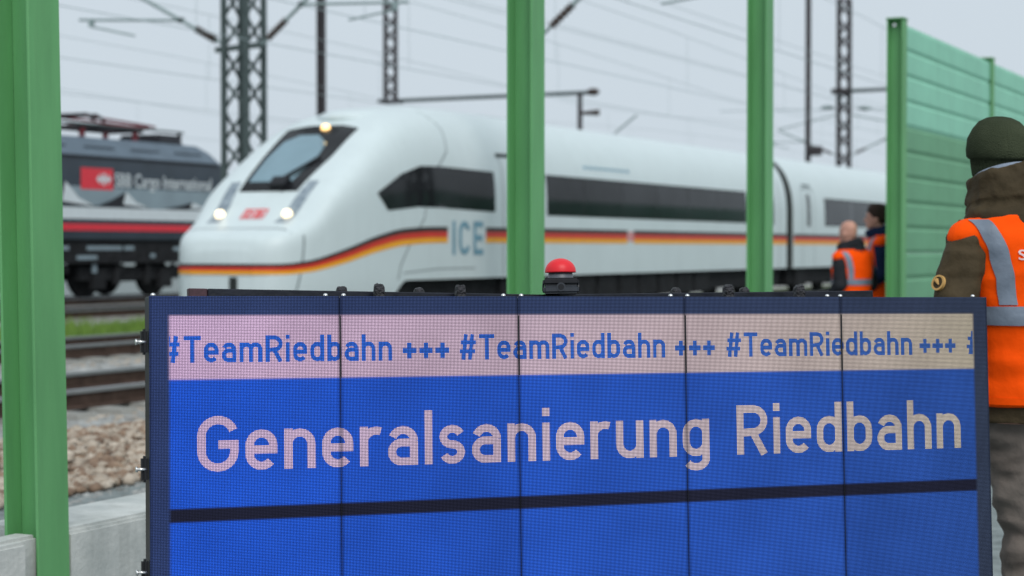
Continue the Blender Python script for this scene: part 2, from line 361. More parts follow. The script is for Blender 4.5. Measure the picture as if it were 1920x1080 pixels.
# grass blades
N = 30000; bx = rng.uniform(-22.2, -18.5, N); by = rng.uniform(14, 40, N)
hgt = rng.uniform(.08, .28, N)*(0.6+.6*np.sin(bx*2.3+by*.9)**2); wv = rng.uniform(.01, .025, N); an = rng.uniform(0, 6.28, N); ln = rng.normal(0, .05, (N, 2))
base = np.stack([bx, by, np.full(N, -.16)], -1); dx = np.stack([np.cos(an)*wv, np.sin(an)*wv, np.zeros(N)], -1)
V = np.stack([base-dx, base+dx, base+np.stack([ln[:, 0], ln[:, 1], hgt+.04], -1)], 1).reshape(-1, 3)
me = bpy.data.meshes.new('grass'); me.from_pydata(V.tolist(), [], [(3*i, 3*i+1, 3*i+2) for i in range(N)]); me.materials.append(M['grass'])
tag(stuff(put('grass', me)), 'low green grass between the railway tracks', 'grass')
# tracks: rails and sleepers
RP = [(-.07, 0), (.07, 0), (.07, .012), (.012, .03), (.012, .125), (.036, .135), (.036, .17), (-.036, .17), (-.036, .135), (-.012, .125), (-.012, .03), (-.07, .012)]
sm = MB(); sm.box((0, 0, -.1), (2.5, .26, .2), taper=.94); sme = sm.mesh('sleeper', 'sleeper')
for ti, x0 in enumerate(TRK):
    root = bpy.data.objects.new('railway_track', None); COL.objects.link(root); struct(root)
    root.location = (x0, 0, 0)
    for sx in (-1, 1):
        r = MB(); r.prism([(sx*.755+u, TOR-.17+v) for u, v in RP], 'y', -60, 300)
        me = r.mesh('rail', ['rail', 'railhead'])
        for p in me.polygons:
            if p.center.z > TOR-.037: p.material_index = 1
        put('rail', me, root)
    if ti < 2:
        for k in range(int((36-2)/.6)):
            put('sleeper', sme, root, (0, 2+k*.6, TOR-.17))
    b = MB()
    for k in range(140 if ti < 2 else 200): b.box((0, (36.4 if ti < 2 else 0)+k*.6, TOR-.27), (2.5, .26, .2))
    stuff(b.build('far_sleepers', 'sleeper', root))
# ================================================================== NOISE BARRIER
WX = -4.35; PB, PD, PT = .165, .152, .012     # flange width along the wall, depth across it, plate thickness
def hpost(mb, z0, z1):
    for sx in (-1, 1): mb.box((sx*(PD/2-PT/2), 0, (z0+z1)/2), (PT, PB, z1-z0))
    mb.box((0, 0, (z0+z1)/2), (PD-2*PT, .009, z1-z0))
    return mb
PL = ['green steel wall post standing on the concrete base beside the screen', 'green steel wall post rising behind the red button',
      'thinner-looking bare green wall post between red button and wall panels', 'green wall post with flat cap where the wall panels begin',
      'green wall post between two spans of wall panels', 'green wall post farther along the panelled wall', 'green wall post of the panelled wall seen beyond the second span']
for i in range(19):  # far posts are out of view, added so the train windows reflect wall
    y = 5.05+4*i
    zt = 5.6 if i < 3 else 3.53
    t = thing('wall_post', PL[min(i, 6)], 'post', (WX, y, 0), 0, 'green posts of the noise barrier')
    me = hpost(MB(), 0, zt).mesh('steel_profile', 'green'); bevel(me, .0025); put('steel_profile', me, t)
    MB().box((0, 0, .01), (.34, .34, .02)).build('base_plate', 'green', t)
    if i >= 3:
        MB().box((0, 0, zt+.006), (PD+.016, PB+.016, .012)).build('cap', 'green', t)
        c = MB(); c.tube([(0, -PB/2-.004, zt-.06), (0, -PB/2-.016, zt-.06)], .016, 10); c.build('bolt', 'steel', t)
    if i == 0: t.rotation_euler = (0, R(-1.0), 0); t.location.y += .03
# concrete base panels
BL = ['concrete wall base panel ending at the post beside the gravel', 'pale concrete wall base running behind the screen', 'concrete wall base between the two bare posts behind the screen', 'concrete wall base before the first wall panels', 'concrete base under the first panelled span', 'concrete base under the second panelled span', 'concrete base under a panelled span far along the wall']
for i in range(-1, 18):  # far bases belong to the unseen wall added for window reflections
    y0, y1 = 5.05+4*i+.02, 5.05+4*(i+1)-.02
    mb = MB(); mb.box((0, 0, .2), (.1, y1-y0-.02, .4))                # tongue that slots into the posts
    mb.box((-.15, 0, .195), (.42, y1-y0-.2, .39)) if i >= 0 else mb.box((-.1, 0, .195), (.36, y1-y0-.2, .39))
    me = mb.mesh('concrete_base', 'concrete'); bevel(me, .012, 2)
    tag(put('concrete_base', me, None, (WX, (y0+y1)/2, 0)), BL[min(i+1, 6)], 'wall base', 'concrete wall bases')
# wall panels: each span a thing, each lamella a part
for i in range(3, 18):  # far spans are unseen, added to darken reflections in the train windows
    y0, y1 = 5.05+4*i+.012, 5.05+4*(i+1)-.012; L = y1-y0
    t = thing('noise_wall_span', ['green and mint ribbed wall span beside the man in the hat', 'green and mint ribbed wall span beyond the narrow post', 'green and mint ribbed wall span far along the wall'][min(i-3, 2)], 'noise barrier', (WX, (y0+y1)/2, .4), 0, 'panelled spans of the noise barrier')
    hl = .238
    pf = [(-.055, 0.002), (.046, .002), (.046, .012), (.057, .032), (.057, hl-.032), (.046, hl-.012), (.046, hl-.002), (-.055, hl-.002)]
    if i == 3:
        meshes = []
        for mt in ('greenpanel', 'mintpanel'):
            mb = MB(); mb.prism(pf, 'y', -L/2, L/2); meshes.append(mb.mesh('lamella', mt))
    for k in range(13): put('lamella', meshes[1 if k >= 9 else 0], t, (0, 0, k*hl))
# ================================================================== LED SCREEN
def led_nodes(m, colour_builder):
    t, b = nodes(m); b.inputs['Base Color'].default_value = (.004, .004, .006, 1); b.inputs['Roughness'].default_value = .7; b.inputs['Specular IOR Level'].default_value = .03
    tc = t.nodes.new('ShaderNodeTexCoord'); sp = t.nodes.new('ShaderNodeSeparateXYZ'); t.links.new(tc.outputs['Object'], sp.inputs[0])
    def mth(op, a, b2=None, c=None, clamp=False):
        q = t.nodes.new('ShaderNodeMath'); q.operation = op; q.use_clamp = clamp
        for i, x in enumerate((a, b2, c)):
            if x is None: continue
            if isinstance(x, (int, float)): q.inputs[i].default_value = x
            else: t.links.new(x, q.inputs[i])
        return q.outputs[0]
    def mixc(f, a, c):
        q = t.nodes.new('ShaderNodeMix'); q.data_type = 'RGBA'
        for i, x in ((0, f), (6, a), (7, c)):
            if isinstance(x, (int, float)): q.inputs[i].default_value = x
            elif isinstance(x, tuple): q.inputs[i].default_value = (*x, 1)
            else: t.links.new(x, q.inputs[i])
        return q.outputs[2]
    def step(x, e, w=.004):               # 0 below e, 1 above
        q = t.nodes.new('ShaderNodeMapRange'); q.interpolation_type = 'SMOOTHSTEP'; q.inputs[1].default_value = e-w; q.inputs[2].default_value = e+w
        t.links.new(x, q.inputs[0]); return q.outputs[0]
    X, Y = sp.outputs[0], sp.outputs[1]
    col = colour_builder(X, Y, mth, mixc, step)
    k = math.pi/(.5/128)
    def dots(v): s = mth('SINE', mth('MULTIPLY', v, k)); return mth('MULTIPLY', s, s)
    mask = mth('MULTIPLY_ADD', mth('MULTIPLY', dots(X), dots(Y)), 3.2, .2)
    nz = t.nodes.new('ShaderNodeTexNoise'); nz.inputs['Scale'].default_value = 9; t.links.new(tc.outputs['Object'], nz.inputs['Vector'])
    nz.inputs['Scale'].default_value = 5; nz.inputs['Detail'].default_value = 3
    mask = mth('MULTIPLY', mask, mth('MULTIPLY_ADD', nz.outputs[0], .5, .75))
    fr_ = mth('ABSOLUTE', mth('SUBTRACT', mth('FRACT', mth('ADD', mth('MULTIPLY', X, 2.0), .5)), .5))     # distance to a module joint, in modules
    jn = t.nodes.new('ShaderNodeMapRange'); jn.interpolation_type = 'SMOOTHSTEP'; jn.inputs[1].default_value = 0; jn.inputs[2].default_value = .022; jn.inputs[3].default_value = .5; jn.inputs[4].default_value = 1; t.links.new(fr_, jn.inputs[0])
    wn = t.nodes.new('ShaderNodeTexWhiteNoise'); wn.noise_dimensions = '1D'; t.links.new(mth('FLOOR', mth('MULTIPLY', X, 2.0)), wn.inputs['W'])
    mask = mth('MULTIPLY', mask, mth('MULTIPLY', jn.outputs[0], mth('MULTIPLY_ADD', wn.outputs[0], .12, .94)))
    t.links.new(col, b.inputs['Emission Color']); t.links.new(mask, b.inputs['Emission Strength'])
BLUE_L, BLUE_R = (.009, .062, .42), (.016, .056, .235)
def content(X, Y, mth, mixc, step):
    gx = mth('MULTIPLY', X, 1/2.5, clamp=True)
    blue = mixc(gx, BLUE_L, BLUE_R)
    strip = mixc(gx, (.38, .26, .40), (.30, .27, .205))
    border = mixc(gx, (.018, .032, .095), (.022, .032, .058))
    c = mixc(step(Y, -.2145), blue, strip)
    rule = mth('MULTIPLY', step(Y, -.578), mth('SUBTRACT', 1.0, step(Y, -.543)))
    c = mixc(rule, c, (.008, .009, .02))
    inside = mth('MULTIPLY', mth('MULTIPLY', step(X, .052, .006), mth('SUBTRACT', 1.0, step(X, 2.449, .006))), mth('SUBTRACT', 1.0, step(Y, -.0505)))
    return mixc(inside, border, c)
M['led'] = bpy.data.materials.new('led_face'); led_nodes(M['led'], content)
M['ledtxtblue'] = bpy.data.materials.new('led_text_blue'); led_nodes(M['ledtxtblue'], lambda X, Y, mth, mixc, step: mixc(mth('MULTIPLY', X, .4, clamp=True), (.012, .075, .40), (.028, .075, .235)))
M['ledtxtpale'] = bpy.data.materials.new('led_text_pale'); led_nodes(M['ledtxtpale'], lambda X, Y, mth, mixc, step: mixc(mth('MULTIPLY', X, .4, clamp=True), (.38, .275, .42), (.31, .28, .23)))
ea = Vector((.69476344, .71916596, -.01020197)); eb = Vector((.04031478, -.05310111, -.99777502)); en = ea.cross(-eb).normalized()
SCR = Matrix(((ea.x, -eb.x, en.x, -2.88756), (ea.y, -eb.y, en.y, 3.79349), (ea.z, -eb.z, en.z, 1.27869), (0, 0, 0, 1)))
scr = thing('led_screen', 'large blue LED screen with Generalsanierung Riedbahn lettering on stands', 'LED screen')
scr.matrix_world = SCR
CD = .075
for k in range(5):
    mb = MB(); mb.box((.25, -.5, -CD/2-.004), (.496, .998, CD))
    me = mb.mesh('cabinet', 'black'); bevel(me, .003); c = put('cabinet', me, scr, (k*.5, 0, 0))
    f = MB(); e = .0015
    f.add([(k*.5+e, -.999, -.003), (k*.5+.5-e, -.999, -.003), (k*.5+.5-e, -.001, -.003), (k*.5+e, -.001, -.003),
           (k*.5+e, -.999, 0), (k*.5+.5-e, -.999, 0), (k*.5+.5-e, -.001, 0), (k*.5+e, -.001, 0)], [(0, 3, 2, 1), (4, 5, 6, 7), (0, 1, 5, 4), (1, 2, 6, 5), (2, 3, 7, 6), (3, 0, 4, 7)])
    f.build('led_module', 'led', scr)
    if k:
        MB().box((k*.5, -.134, .0012), (.0042, .163, .0016)).build('module_seam', 'black', scr)
        MB().box((k*.5, -.607, .0012), (.0012, .783, .0016)).build('module_seam', 'black', scr)
    for u in ((.012, .463) if k == 0 else ((.012, .46) if k < 4 else (.003, .455))):
        s = MB(); s.lathe([(.0065, 0), (.0065, .002), (.0045, .0055), (.0015, .007)], n=12)
        q = s.build('screw', 'steel', scr, True); q.rotation_euler = (R(-90), 0, 0); q.location = (k*.5+u, .0005, -.006)
        q.scale = (1, 1, 1)
    st = MB(); st.box((k*.5+.25, -1.0-.115, -.25), (.05, .23, .55)); 
    if k in (0, 2, 4): st.build('stand', 'black', scr)
for v in (.117, .44, .70):
    p = MB(); p.box((-.009, -v, -.02), (.017, .066, .028)); me = p.mesh('latch', 'black'); bevel(me, .006, 2); l = put('latch', me, scr)
    p = MB(); p.tube([(-.006, -v+.0, -.008), (-.03, -v, -.008)], .0042, 10); p.tube([(-.028, -v, -.008), (-.033, -v, -.008)], .0075, 10); p.build('bolt', 'steel', l, True)
def led_text(name, txt, x0, x1, yb, yc, m, bold, clip=None, ref='H', part=True):
    me = stroke_text(txt, x0, x1, yb, yc, bold, z=.0003)
    if clip:
        bm = bmesh.new(); bm.from_mesh(me)
        for cx, no in clip: bmesh.ops.bisect_plane(bm, geom=bm.verts[:]+bm.edges[:]+bm.faces[:], plane_co=(cx, 0, 0), plane_no=no, clear_outer=True)
        bm.to_mesh(me); bm.free()
    me.materials.clear(); me.materials.append(M[m]); me.update()
    o = put(name, me, scr); return o
for x0, x1 in ((.032, .642), (.831, 1.438), (1.628, 2.237)):
    led_text('lettering', '#TeamRiedbahn', x0, x1, -.171, -.103, 'ledtxtblue', .165, [(.052, (-1, 0, 0))])
for x0, x1 in ((.671, .801), (1.468, 1.592), (2.263, 2.386)):
    led_text('lettering', '+++', x0, x1, -.171, -.103, 'ledtxtblue', .2)
led_text('lettering', '#', 2.425, 2.49, -.171, -.103, 'ledtxtblue', .165, [(2.447, (1, 0, 0))])
led_text('lettering', 'Generalsanierung', .122, 1.570, -.450, -.310, 'ledtxtpale', .152)
led_text('lettering', 'Riedbahn', 1.656, 2.397, -.450, -.310, 'ledtxtpale', .152)
# black bars lying along the top edge, behind the modules
def local_thing(name, label, cat, group=None):
    o = thing(name, label, cat, group=group); o.matrix_world = SCR.copy(); return o
def bar(u0, u1, h0, h1, z, label, endcol=None):
    t = local_thing('black_bar', label, 'bar')
    P = lambda u: h0+(h1-h0)*(u-u0)/(u1-u0)
    def seg(a, b, name, m):
        mb = MB(); V = [(u, P(u)-dv, z-dz) for u in (a, b) for dv, dz in ((0, 0), (.038, 0), (.038, .03), (0, .03))]
        mb.add(V, [(0, 1, 2, 3), (7, 6, 5, 4), (0, 4, 5, 1), (1, 5, 6, 2), (2, 6, 7, 3), (3, 7, 4, 0)])
        me = mb.mesh(name, m); bevel(me, .002); put(name, me, t)
    if endcol: seg(u0, u0+.049, 'bar_end', 'barred'); seg(u0+.05, u1, 'rail', 'blackbar')
    else: seg(u0, u1, 'rail', 'blackbar')
bar(.118, 1.16, .0235, .008, -.09, 'black bar with reddish end along the screen top', True)
bar(1.05, 2.185, .0095, .024, -.125, 'black bar behind the red button reaching toward the capped post')
TL = ['taped black stub standing behind the bar, first from its reddish end', 'crumpled black tape wrap over the bar, first from its reddish end', 'taped black stub behind the bar, second from its reddish end', 'crumpled black tape wrap over the bar, second from its reddish end',
      'taped black stub behind the bar, first past the red button', 'crumpled black tape wrap over the bar, first past the red button', 'taped black stub behind the bar, second past the red button', 'crumpled black tape wrap over the bar, nearest the orange vests']
for i, (u, top) in enumerate(((.549, .034), (.623, .035), (.770, .030), (.853, .033), (1.553, .032), (1.665, .036), (1.776, .034), (1.895, .037))):
    back = i % 2 == 0
    mb = MB(); bot = -.03 if back else -.002
    rings = []
    for j, (vv, w) in enumerate(((bot, .014), (bot+.012, .0145), (top-.010, .0135), (top-.004, .012), (top, .0075))):
        rings.append([(math.copysign(abs(math.cos(t))**.5, math.cos(t))*w*(1+random.uniform(-.12, .12)), vv+random.uniform(-.0025, .0025), math.copysign(abs(math.sin(t))**.5, math.sin(t))*w*1.1*(1+random.uniform(-.12, .12))) for t in [2*math.pi*q/14 for q in range(14)]])
    mb.loft(rings); me = mb.mesh('tape_wrap', 'tape'); shade(me, 35)
    o = put('tape_wrap', me); o.matrix_world = SCR @ Matrix.Translation((u, 0, -.172 if back else -.055)); tag(o, TL[i], 'tape wrap', 'taped stubs on the screen top')
# red push button
btn = thing('push_button', 'big red dome push button on a black box atop the screen', 'button')
btn.matrix_world = SCR @ Matrix.Translation((1.150, .0085, -.062)) @ Matrix.Rotation(R(-90), 4, 'X') @ Matrix.Rotation(R(-20), 4, 'Z')
mb = MB(); mb.box((0, 0, .0115), (.098, .098, .023)); me = mb.mesh('box_base', 'btnbase'); bevel(me, .006, 3); shade(me, 30); put('box_base', me, btn)
mb = MB(); mb.box((0, 0, .0335), (.1, .1, .0205)); me = mb.mesh('box_lid', 'black'); bevel(me, .006, 3); shade(me, 30); put('box_lid', me, btn)
for ax in range(4):
    a = ax*math.pi/2; d = Vector((math.cos(a), math.sin(a), 0)); c = Vector((0, 0, .018))
    mb = MB(); mb.tube([c+d*.046, c+d*.0508], .0125, 20); k = mb.build('knockout', 'btnbase', btn, 30)
    mb = MB(); mb.tube([c+d*.048, c+d*.0516], .0085, 18); mb.build('plug', 'black', k, 30)
mb = MB(); mb.lathe([(.036, .044), (.0345, .054), (.033, .056)], n=32); mb.build('collar', 'btngrey', btn, 40)
mb = MB(); mb.lathe([(.0335, .055), (.0335, .0615)], n=32); mb.build('stem', 'black', btn, 40)
mb = MB(); mb.lathe([(.030, .0595), (.0425, .0600), (.0435, .0615), (.043, .064)]+[(.043*math.cos(t), .064+.036*math.sin(t)) for t in np.linspace(.1, 1.5, 14)], n=48); mb.build('dome', 'redbtn', btn, True)
# ================================================================== WHITE HIGH-SPEED TRAIN
TX, TY = -16.6, 23.3
f_zt = pchip([.35, .43, .62, .9, 1.2, 1.7, 2.5, 3.4, 4.0, 4.7, 5.6, 7, 30], [1.36, 1.54, 1.655, 1.745, 1.895, 2.36, 2.90, 3.46, 3.70, 3.84, 3.95, 3.98, 3.98])
f_w = pchip([.35, .42, .58, .9, 1.3, 2, 3.2, 4.5, 30], [.58, .78, .98, 1.12, 1.22, 1.33, 1.39, 1.41, 1.41])
f_z0 = pchip([0, 1.2, 3, 5, 30], [.92, 1.1, 1.5, 2.1, 2.2])
f_n = pchip([.35, .9, 1.5, 2.5, 3.5, 5, 6.5, 30], [5, 7.5, 7.5, 6.0, 4.4, 3.2, 2.6, 2.6])
f_zb = pchip([.35, .6, 3.0, 3.7, 30], [.5, .40, .40, .86, .86])
NOSE = True
def sec(s, nose):
    if not nose: s = 20
    return f_zt(s), f_w(s), f_z0(s), f_n(s), f_zb(s)
def side_x(s, z, nose=True):
    zt, w, z0, n, zb = sec(s, nose)
    if z <= z0: return w*(1-.05*max(0, (.95-z)/.6)**2)
    q = min(1, (z-z0)/(zt-z0)); return w*(max(0, 1-q**n))**(1/n)
def top_z(x, s):
    zt, w, z0, n, zb = sec(s, True); q = min(1, abs(x)/w); return z0+(zt-z0)*(max(0, 1-q**n))**(1/n)
def ring(s, nose=True):
    zt, w, z0, n, zb = sec(s, nose); P = []
    for z in np.linspace(zb, z0, 9): P.append((side_x(s, z, nose), z))
    for t in np.linspace(0, math.pi/2, 19)[1:]:
        P.append((w*max(0, math.cos(t))**(2/n), z0+(zt-z0)*math.sin(t)**(2/n)))
    return P+[(-x, z) for x, z in P[-2::-1]]
def car_body(y0, stations, nose):
    mb = MB(); mb.loft([[(x, s, z) for x, z in ring(s, nose)] for s in stations])
    me = mb.mesh('body', 'white'); shade(me, 50); return me
def side(parent, name, poly, m, off, nose=True, su=.35, sv=.12, label=None, both=False, mesh=None):
    for sg in ((1, -1) if both else (1,)):
        me = mesh.copy() if mesh is not None else flat(poly, name)
        bend(me, lambda u, v, d: (sg*(side_x(u, v, nose)+off+d), u, v), su, sv, m)
        o = put(name, me, parent)
    return o
car1 = thing('train_end_car', 'white high-speed train end car with slanted nose and black-red-gold stripe', 'train', (TX, TY, 0))
CL = 24.55
st1 = list(np.concatenate([[.35, .36, .37, .385, .40, .42, .44, .46, .49, .52], np.arange(.56, 6.6, .1), np.linspace(7, CL, 16)]))
put('body', car_body(0, st1, True), car1)
def stripes(parent, s0, s1, nose, gaps=()):
    f_s = pchip([0, .55, 1.0, 1.8, 2.8, 3.7, 4.6, 6, 30], [.99, .99, 1.02, 1.15, 1.34, 1.45, 1.485, 1.495, 1.495])
    f_h = pchip([0, .35, 1, 2, 3.5, 30], [.165, .165, .18, .23, .28, .29])
    for nm, a, b, m in (('gold_stripe', 0, 1/3, 's_gold'), ('red_stripe', 1/3, .70, 's_red'), ('black_stripe', .70, 1, 's_black')):
        segs = []; cur = s0
        for g0, g1 in list(gaps)+[(s1, s1)]: segs.append((cur, g0)); cur = g1
        for sg in (1, -1):
            for a0, a1 in segs:
                ss = sorted(([.36, .37, .385, .40, .415] if a0 == .35 else [])+list(np.arange(a0, min(a1, 6.5), .08))) + ([x for x in np.linspace(max(a0, 6.5), a1, 14)] if a1 > 6.5 else [a1]) if nose else list(np.linspace(a0, a1, 10))
                mb = MB(); rows = []
                for s in ss:
                    z_, h_ = (f_s(s), f_h(s)) if nose else (1.495, .29)
                    rows.append([(sg*(side_x(s, z_+h_*q, nose)+.004), s-(.014*max(0, 1-(s-.35)/.3) if nose else 0), z_+h_*q) for q in (a, b)])
                for i in range(len(rows)-1):
                    k = len(mb.v); mb.v += [*rows[i], *rows[i+1]]; mb.f.append((k, k+1, k+3, k+2))
                mb.build(nm, m, parent, True)
        if nose:
            w = f_w(.35)+.004; z_ = .99; h_ = .165
            mb = MB(); mb.add([(-w, .336, z_+h_*a), (w, .336, z_+h_*a), (w, .336, z_+h_*b), (-w, .336, z_+h_*b)], [(0, 1, 2, 3)]); mb.build(nm, m, parent)
stripes(car1, .35, CL, True, [(5.15, 6.62), (13.35, 13.7)])
# windows
side(car1, 'cab_window', [(2.78, 2.30), (3.10, 2.02), (4.1, 2.10), (4.9, 2.10), (7.0, 2.06), (7.0, 2.80), (4.9, 2.82), (4.2, 2.80), (3.55, 2.64)], 'glass', .006, both=True)
side(car1, 'window_band', [(9.26, 2.03), (21.24, 2.03), (21.24, 2.83), (9.26, 2.83)], 'darkseam', .003, both=True)
for a, b in ((9.3, 11.05), (11.08, 13.05), (13.08, 15.05), (15.08, 17.05), (17.08, 19.05), (19.08, 21.2)):
    side(car1, 'window', [(a, 2.05), (b, 2.05), (b, 2.81), (a, 2.81)], 'glass', .006, both=True)
# windscreen
def topm(parent, name, poly, m, off, su=.12, sv=.15, mesh=None):
    me = mesh if mesh is not None else flat(poly, name)
    bend(me, lambda u, v, d: (u, v-(off+d)*.6, top_z(u, v)+(off+d)*.8), su, sv, m); return put(name, me, parent)
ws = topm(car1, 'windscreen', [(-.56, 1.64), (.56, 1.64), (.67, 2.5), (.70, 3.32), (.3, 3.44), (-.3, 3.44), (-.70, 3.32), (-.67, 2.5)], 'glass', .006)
topm(ws, 'pane', [(-.50, 1.84), (.32, 1.84), (.42, 2.4), (.36, 2.85), (.05, 3.10), (-.3, 3.10), (-.52, 2.92), (-.57, 2.5)], 'screenglass', .012)  # lopsided outline draws the bright sky reflection as a shape on the glass
w = MB(); w.tube([(.28, 1.62, top_z(.28, 1.62)+.03), (.12, 1.85, top_z(.12, 1.85)+.05), (.50, 2.42, top_z(.50, 2.42)+.05)], .026, 8)
w.box((.18, 1.72, top_z(.18, 1.75)+.05), (.30, .20, .12), Matrix.Rotation(R(40), 3, 'X')); w.build('wiper', 'black', ws)
# lamps
for sg in (1, -1):
    h = topm(car1, 'headlight', [(sg*.52, 1.02), (sg*.77, 1.02), (sg*.80, 1.4), (sg*.84, 1.86), (sg*.66, 1.86), (sg*.57, 1.4)][::sg], 'ledstrip', .006, .08, .08)
    for q, z in ((.66, 1.24),):
        y = 1.24; l = MB(); l.ell((sg*.64, y-.02, top_z(sg*.66, y)+.01), (.085, .07, .085)); l.build('bulb', 'lamp', h, True)
l = MB(); l.ell((.06, 3.30, top_z(.06, 3.30)+.02), (.085, .06, .07)); l.build('top_lamp', 'lamp2', car1, True)
# logo on the nose: rounded red frame with letters
def frame_mesh(x0, x1, y0, y1, t):
    me = bpy.data.meshes.new('logo'); me.from_pydata([(x0, y0, 0), (x1, y0, 0), (x1, y1, 0), (x0, y1, 0), (x0+t, y0+t, 0), (x1-t, y0+t, 0), (x1-t, y1-t, 0), (x0+t, y1-t, 0)], [], [(0, 1, 5, 4), (1, 2, 6, 5), (2, 3, 7, 6), (3, 0, 4, 7)]); return me
topm(car1, 'logo_frame', None, 'dbred', .008, .1, .1, frame_mesh(-.22, .22, 1.14, 1.35, .028))
topm(car1, 'logo_letters', None, 'dbred', .008, .1, .1, stroke_text('DB', -.165, .165, 1.185, 1.305, .2, dz=8e-4))
# lettering on the side
side(car1, 'lettering', None, 'icegrey', .006, mesh=stroke_text('ICE', 5.32, 6.5, 1.28, 1.88, .17, .2, dz=8e-4))
side(car1, 'logo_panel', [(13.38, 1.53), (13.67, 1.53), (13.67, 1.76), (13.38, 1.76)], 'white', .006)
side(car1, 'logo_frame', None, 'dbred', .009, mesh=frame_mesh(13.40, 13.65, 1.55, 1.74, .03))
side(car1, 'logo_letters', None, 'dbred', .009, mesh=stroke_text('DB', 13.44, 13.61, 1.60, 1.69, .2, dz=8e-4))
for k in range(9): side(car1, 'small_mark', [(11.2+k*.28, 3.02), (11.4+k*.28, 3.02), (11.4+k*.28, 3.08), (11.2+k*.28, 3.08)], 'icegrey', .004)
# seams
def seam(pts, w=.03, m='seam', nm='panel_seam', off=.003, nose=True, car=None): side(car or car1, nm, None, m, off, nose, .2, .1, mesh=ribbon(pts, w))
seam([(5.1, 3.86), (5.35, 3.5), (5.25, 3.1), (4.75, 2.75), (4.45, 2.3), (4.30, 1.9), (3.75, 1.4), (3.50, 1.1), (3.42, .87)], .035)
seam([(.95, 1.60), (.92, 1.3), (.88, 1.05), (.8, .75), (.7, .5)], .035)
seam([(3.6, .98), (4.8, 1.04), (6.2, 1.04)], .02)
seam([(7.35, .9), (7.35, 1.6), (7.35, 3.0), (7.22, 3.12)], .03); seam([(8.35, .9), (8.35, 3.12), (7.22, 3.12)], .03)
seam([(7.22, 3.12), (8.4, 3.14)], .07, 'darkseam', 'door_drip_edge', .008)
side(car1, 'door_window', [(7.62, 2.05), (8.1, 2.05), (8.1, 2.85), (7.62, 2.85)], 'glass', .006, both=True)
topm(car1, 'hood_seam', None, 'seam', .003, .1, .05, ribbon([(x, .78) for x in np.linspace(-1.0, 1.0, 13)], .035))
MB().box((.22, .34, .72), (.14, .02, .46)).build('coupler_slot', 'darkseam', car1)
# roof fairing above the windscreen
mb = MB(); mb.ell((0, 4.75, 3.62), (.8, 1.15, .215), 24, 12); mb.build('roof_fairing', 'white', car1, True)
def underside(parent, a, b, bogies, front_skirt=None):
    mb = MB(); mb.box((0, (a+b)/2, .66), (2.44, b-a, .48)); mb.build('underframe', 'underframe', parent)
    k = a+.4
    while k < b-1.2:
        if not any(abs(k+.5-q) < 2.0 for q in bogies):
            me = MB().box((0, k+.5, .60), (2.62, 1.0, .50)).mesh('equipment_box', 'underframe'); bevel(me, .03); put('equipment_box', me, parent)
        k += 1.15
    for q in bogies:
        bg_ = MB(); bg_.box((1.08, q, .56), (.12, 2.9, .24)); bg_.box((-1.08, q, .56), (.12, 2.9, .24)); bg_.box((0, q, .55), (2.1, .5, .25)); bo = bg_.build('bogie', 'underframe', parent)
        for dy in (-1.15, 1.15):
            for sg in (1, -1):
                wv_ = MB(); wv_.tube([(sg*.70, q+dy, TOR+.45), (sg*.83, q+dy, TOR+.45)], .45, 28); wv_.build('wheel', 'underframe', bo, 40)
underside(car1, 3.6, CL-.1, (4.9, 21.4))
stc = list(np.linspace(0, 27.6, 24))
def mid_car(y0, label):
    c = thing('train_middle_car', label, 'train', (TX, y0, 0), 0, 'middle cars of the white train')
    put('body', car_body(0, stc, False), c)
    stripes(c, 0, 27.6, False)
    side(c, 'window_band', [(2.96, 2.03), (23.84, 2.03), (23.84, 2.83), (2.96, 2.83)], 'darkseam', .003, False, both=True)
    for a, b in [(3.0+k*2.6, 5.57+k*2.6) for k in range(8)]: side(c, 'window', [(a, 2.05), (b, 2.05), (b, 2.81), (a, 2.81)], 'glass', .006, False, both=True)
    side(c, 'door_window', [(1.25, 2.0), (1.55, 2.0), (1.55, 2.9), (1.25, 2.9)], 'glass', .006, False)
    for pts in ([(.85, .9), (.85, 3.05)], [(1.95, .9), (1.95, 3.05)], [(.85, 3.05), (1.95, 3.05)]): seam(pts, .035, nose=False, car=c)
    side(c, 'destination_display', [(1.0, 3.1), (1.8, 3.1), (1.8, 3.18), (1.0, 3.18)], 'seam', .005, False)
    underside(c, .1, 27.5, (3.2, 24.4))
    return c
YC2 = TY+CL+.62
mid_car(YC2, 'white middle car of the train coupled behind the end car, behind the vests')
mid_car(YC2+28.2, 'second white middle car of the train hidden behind the green wall')
for y0, nm in ((TY+CL, 'dark rubber gangway bellows between end car and middle car'), (YC2+27.6, 'dark rubber gangway bellows between the two middle cars')):
    mb = MB(); rr = []
    for k, q in enumerate(np.linspace(.02, .58, 9)):
        sc = .955 if k % 2 else .985
        rr.append([(x*sc, q, 2.3+(z-2.3)*sc) for x, z in ring(20, False)])
    mb.loft(rr); o = mb.build('gangway_bellows', 'darkseam'); o.location = (TX, y0, 0); tag(o, nm, 'bellows', 'gangway bellows')
seam([(CL-.62, .9), (CL-.62, 3.2)], .03); side(car1, 'door_window', [(CL-1.35, 2.0), (CL-1.1, 2.0), (CL-1.1, 2.9), (CL-1.35, 2.9)], 'glass', .006)
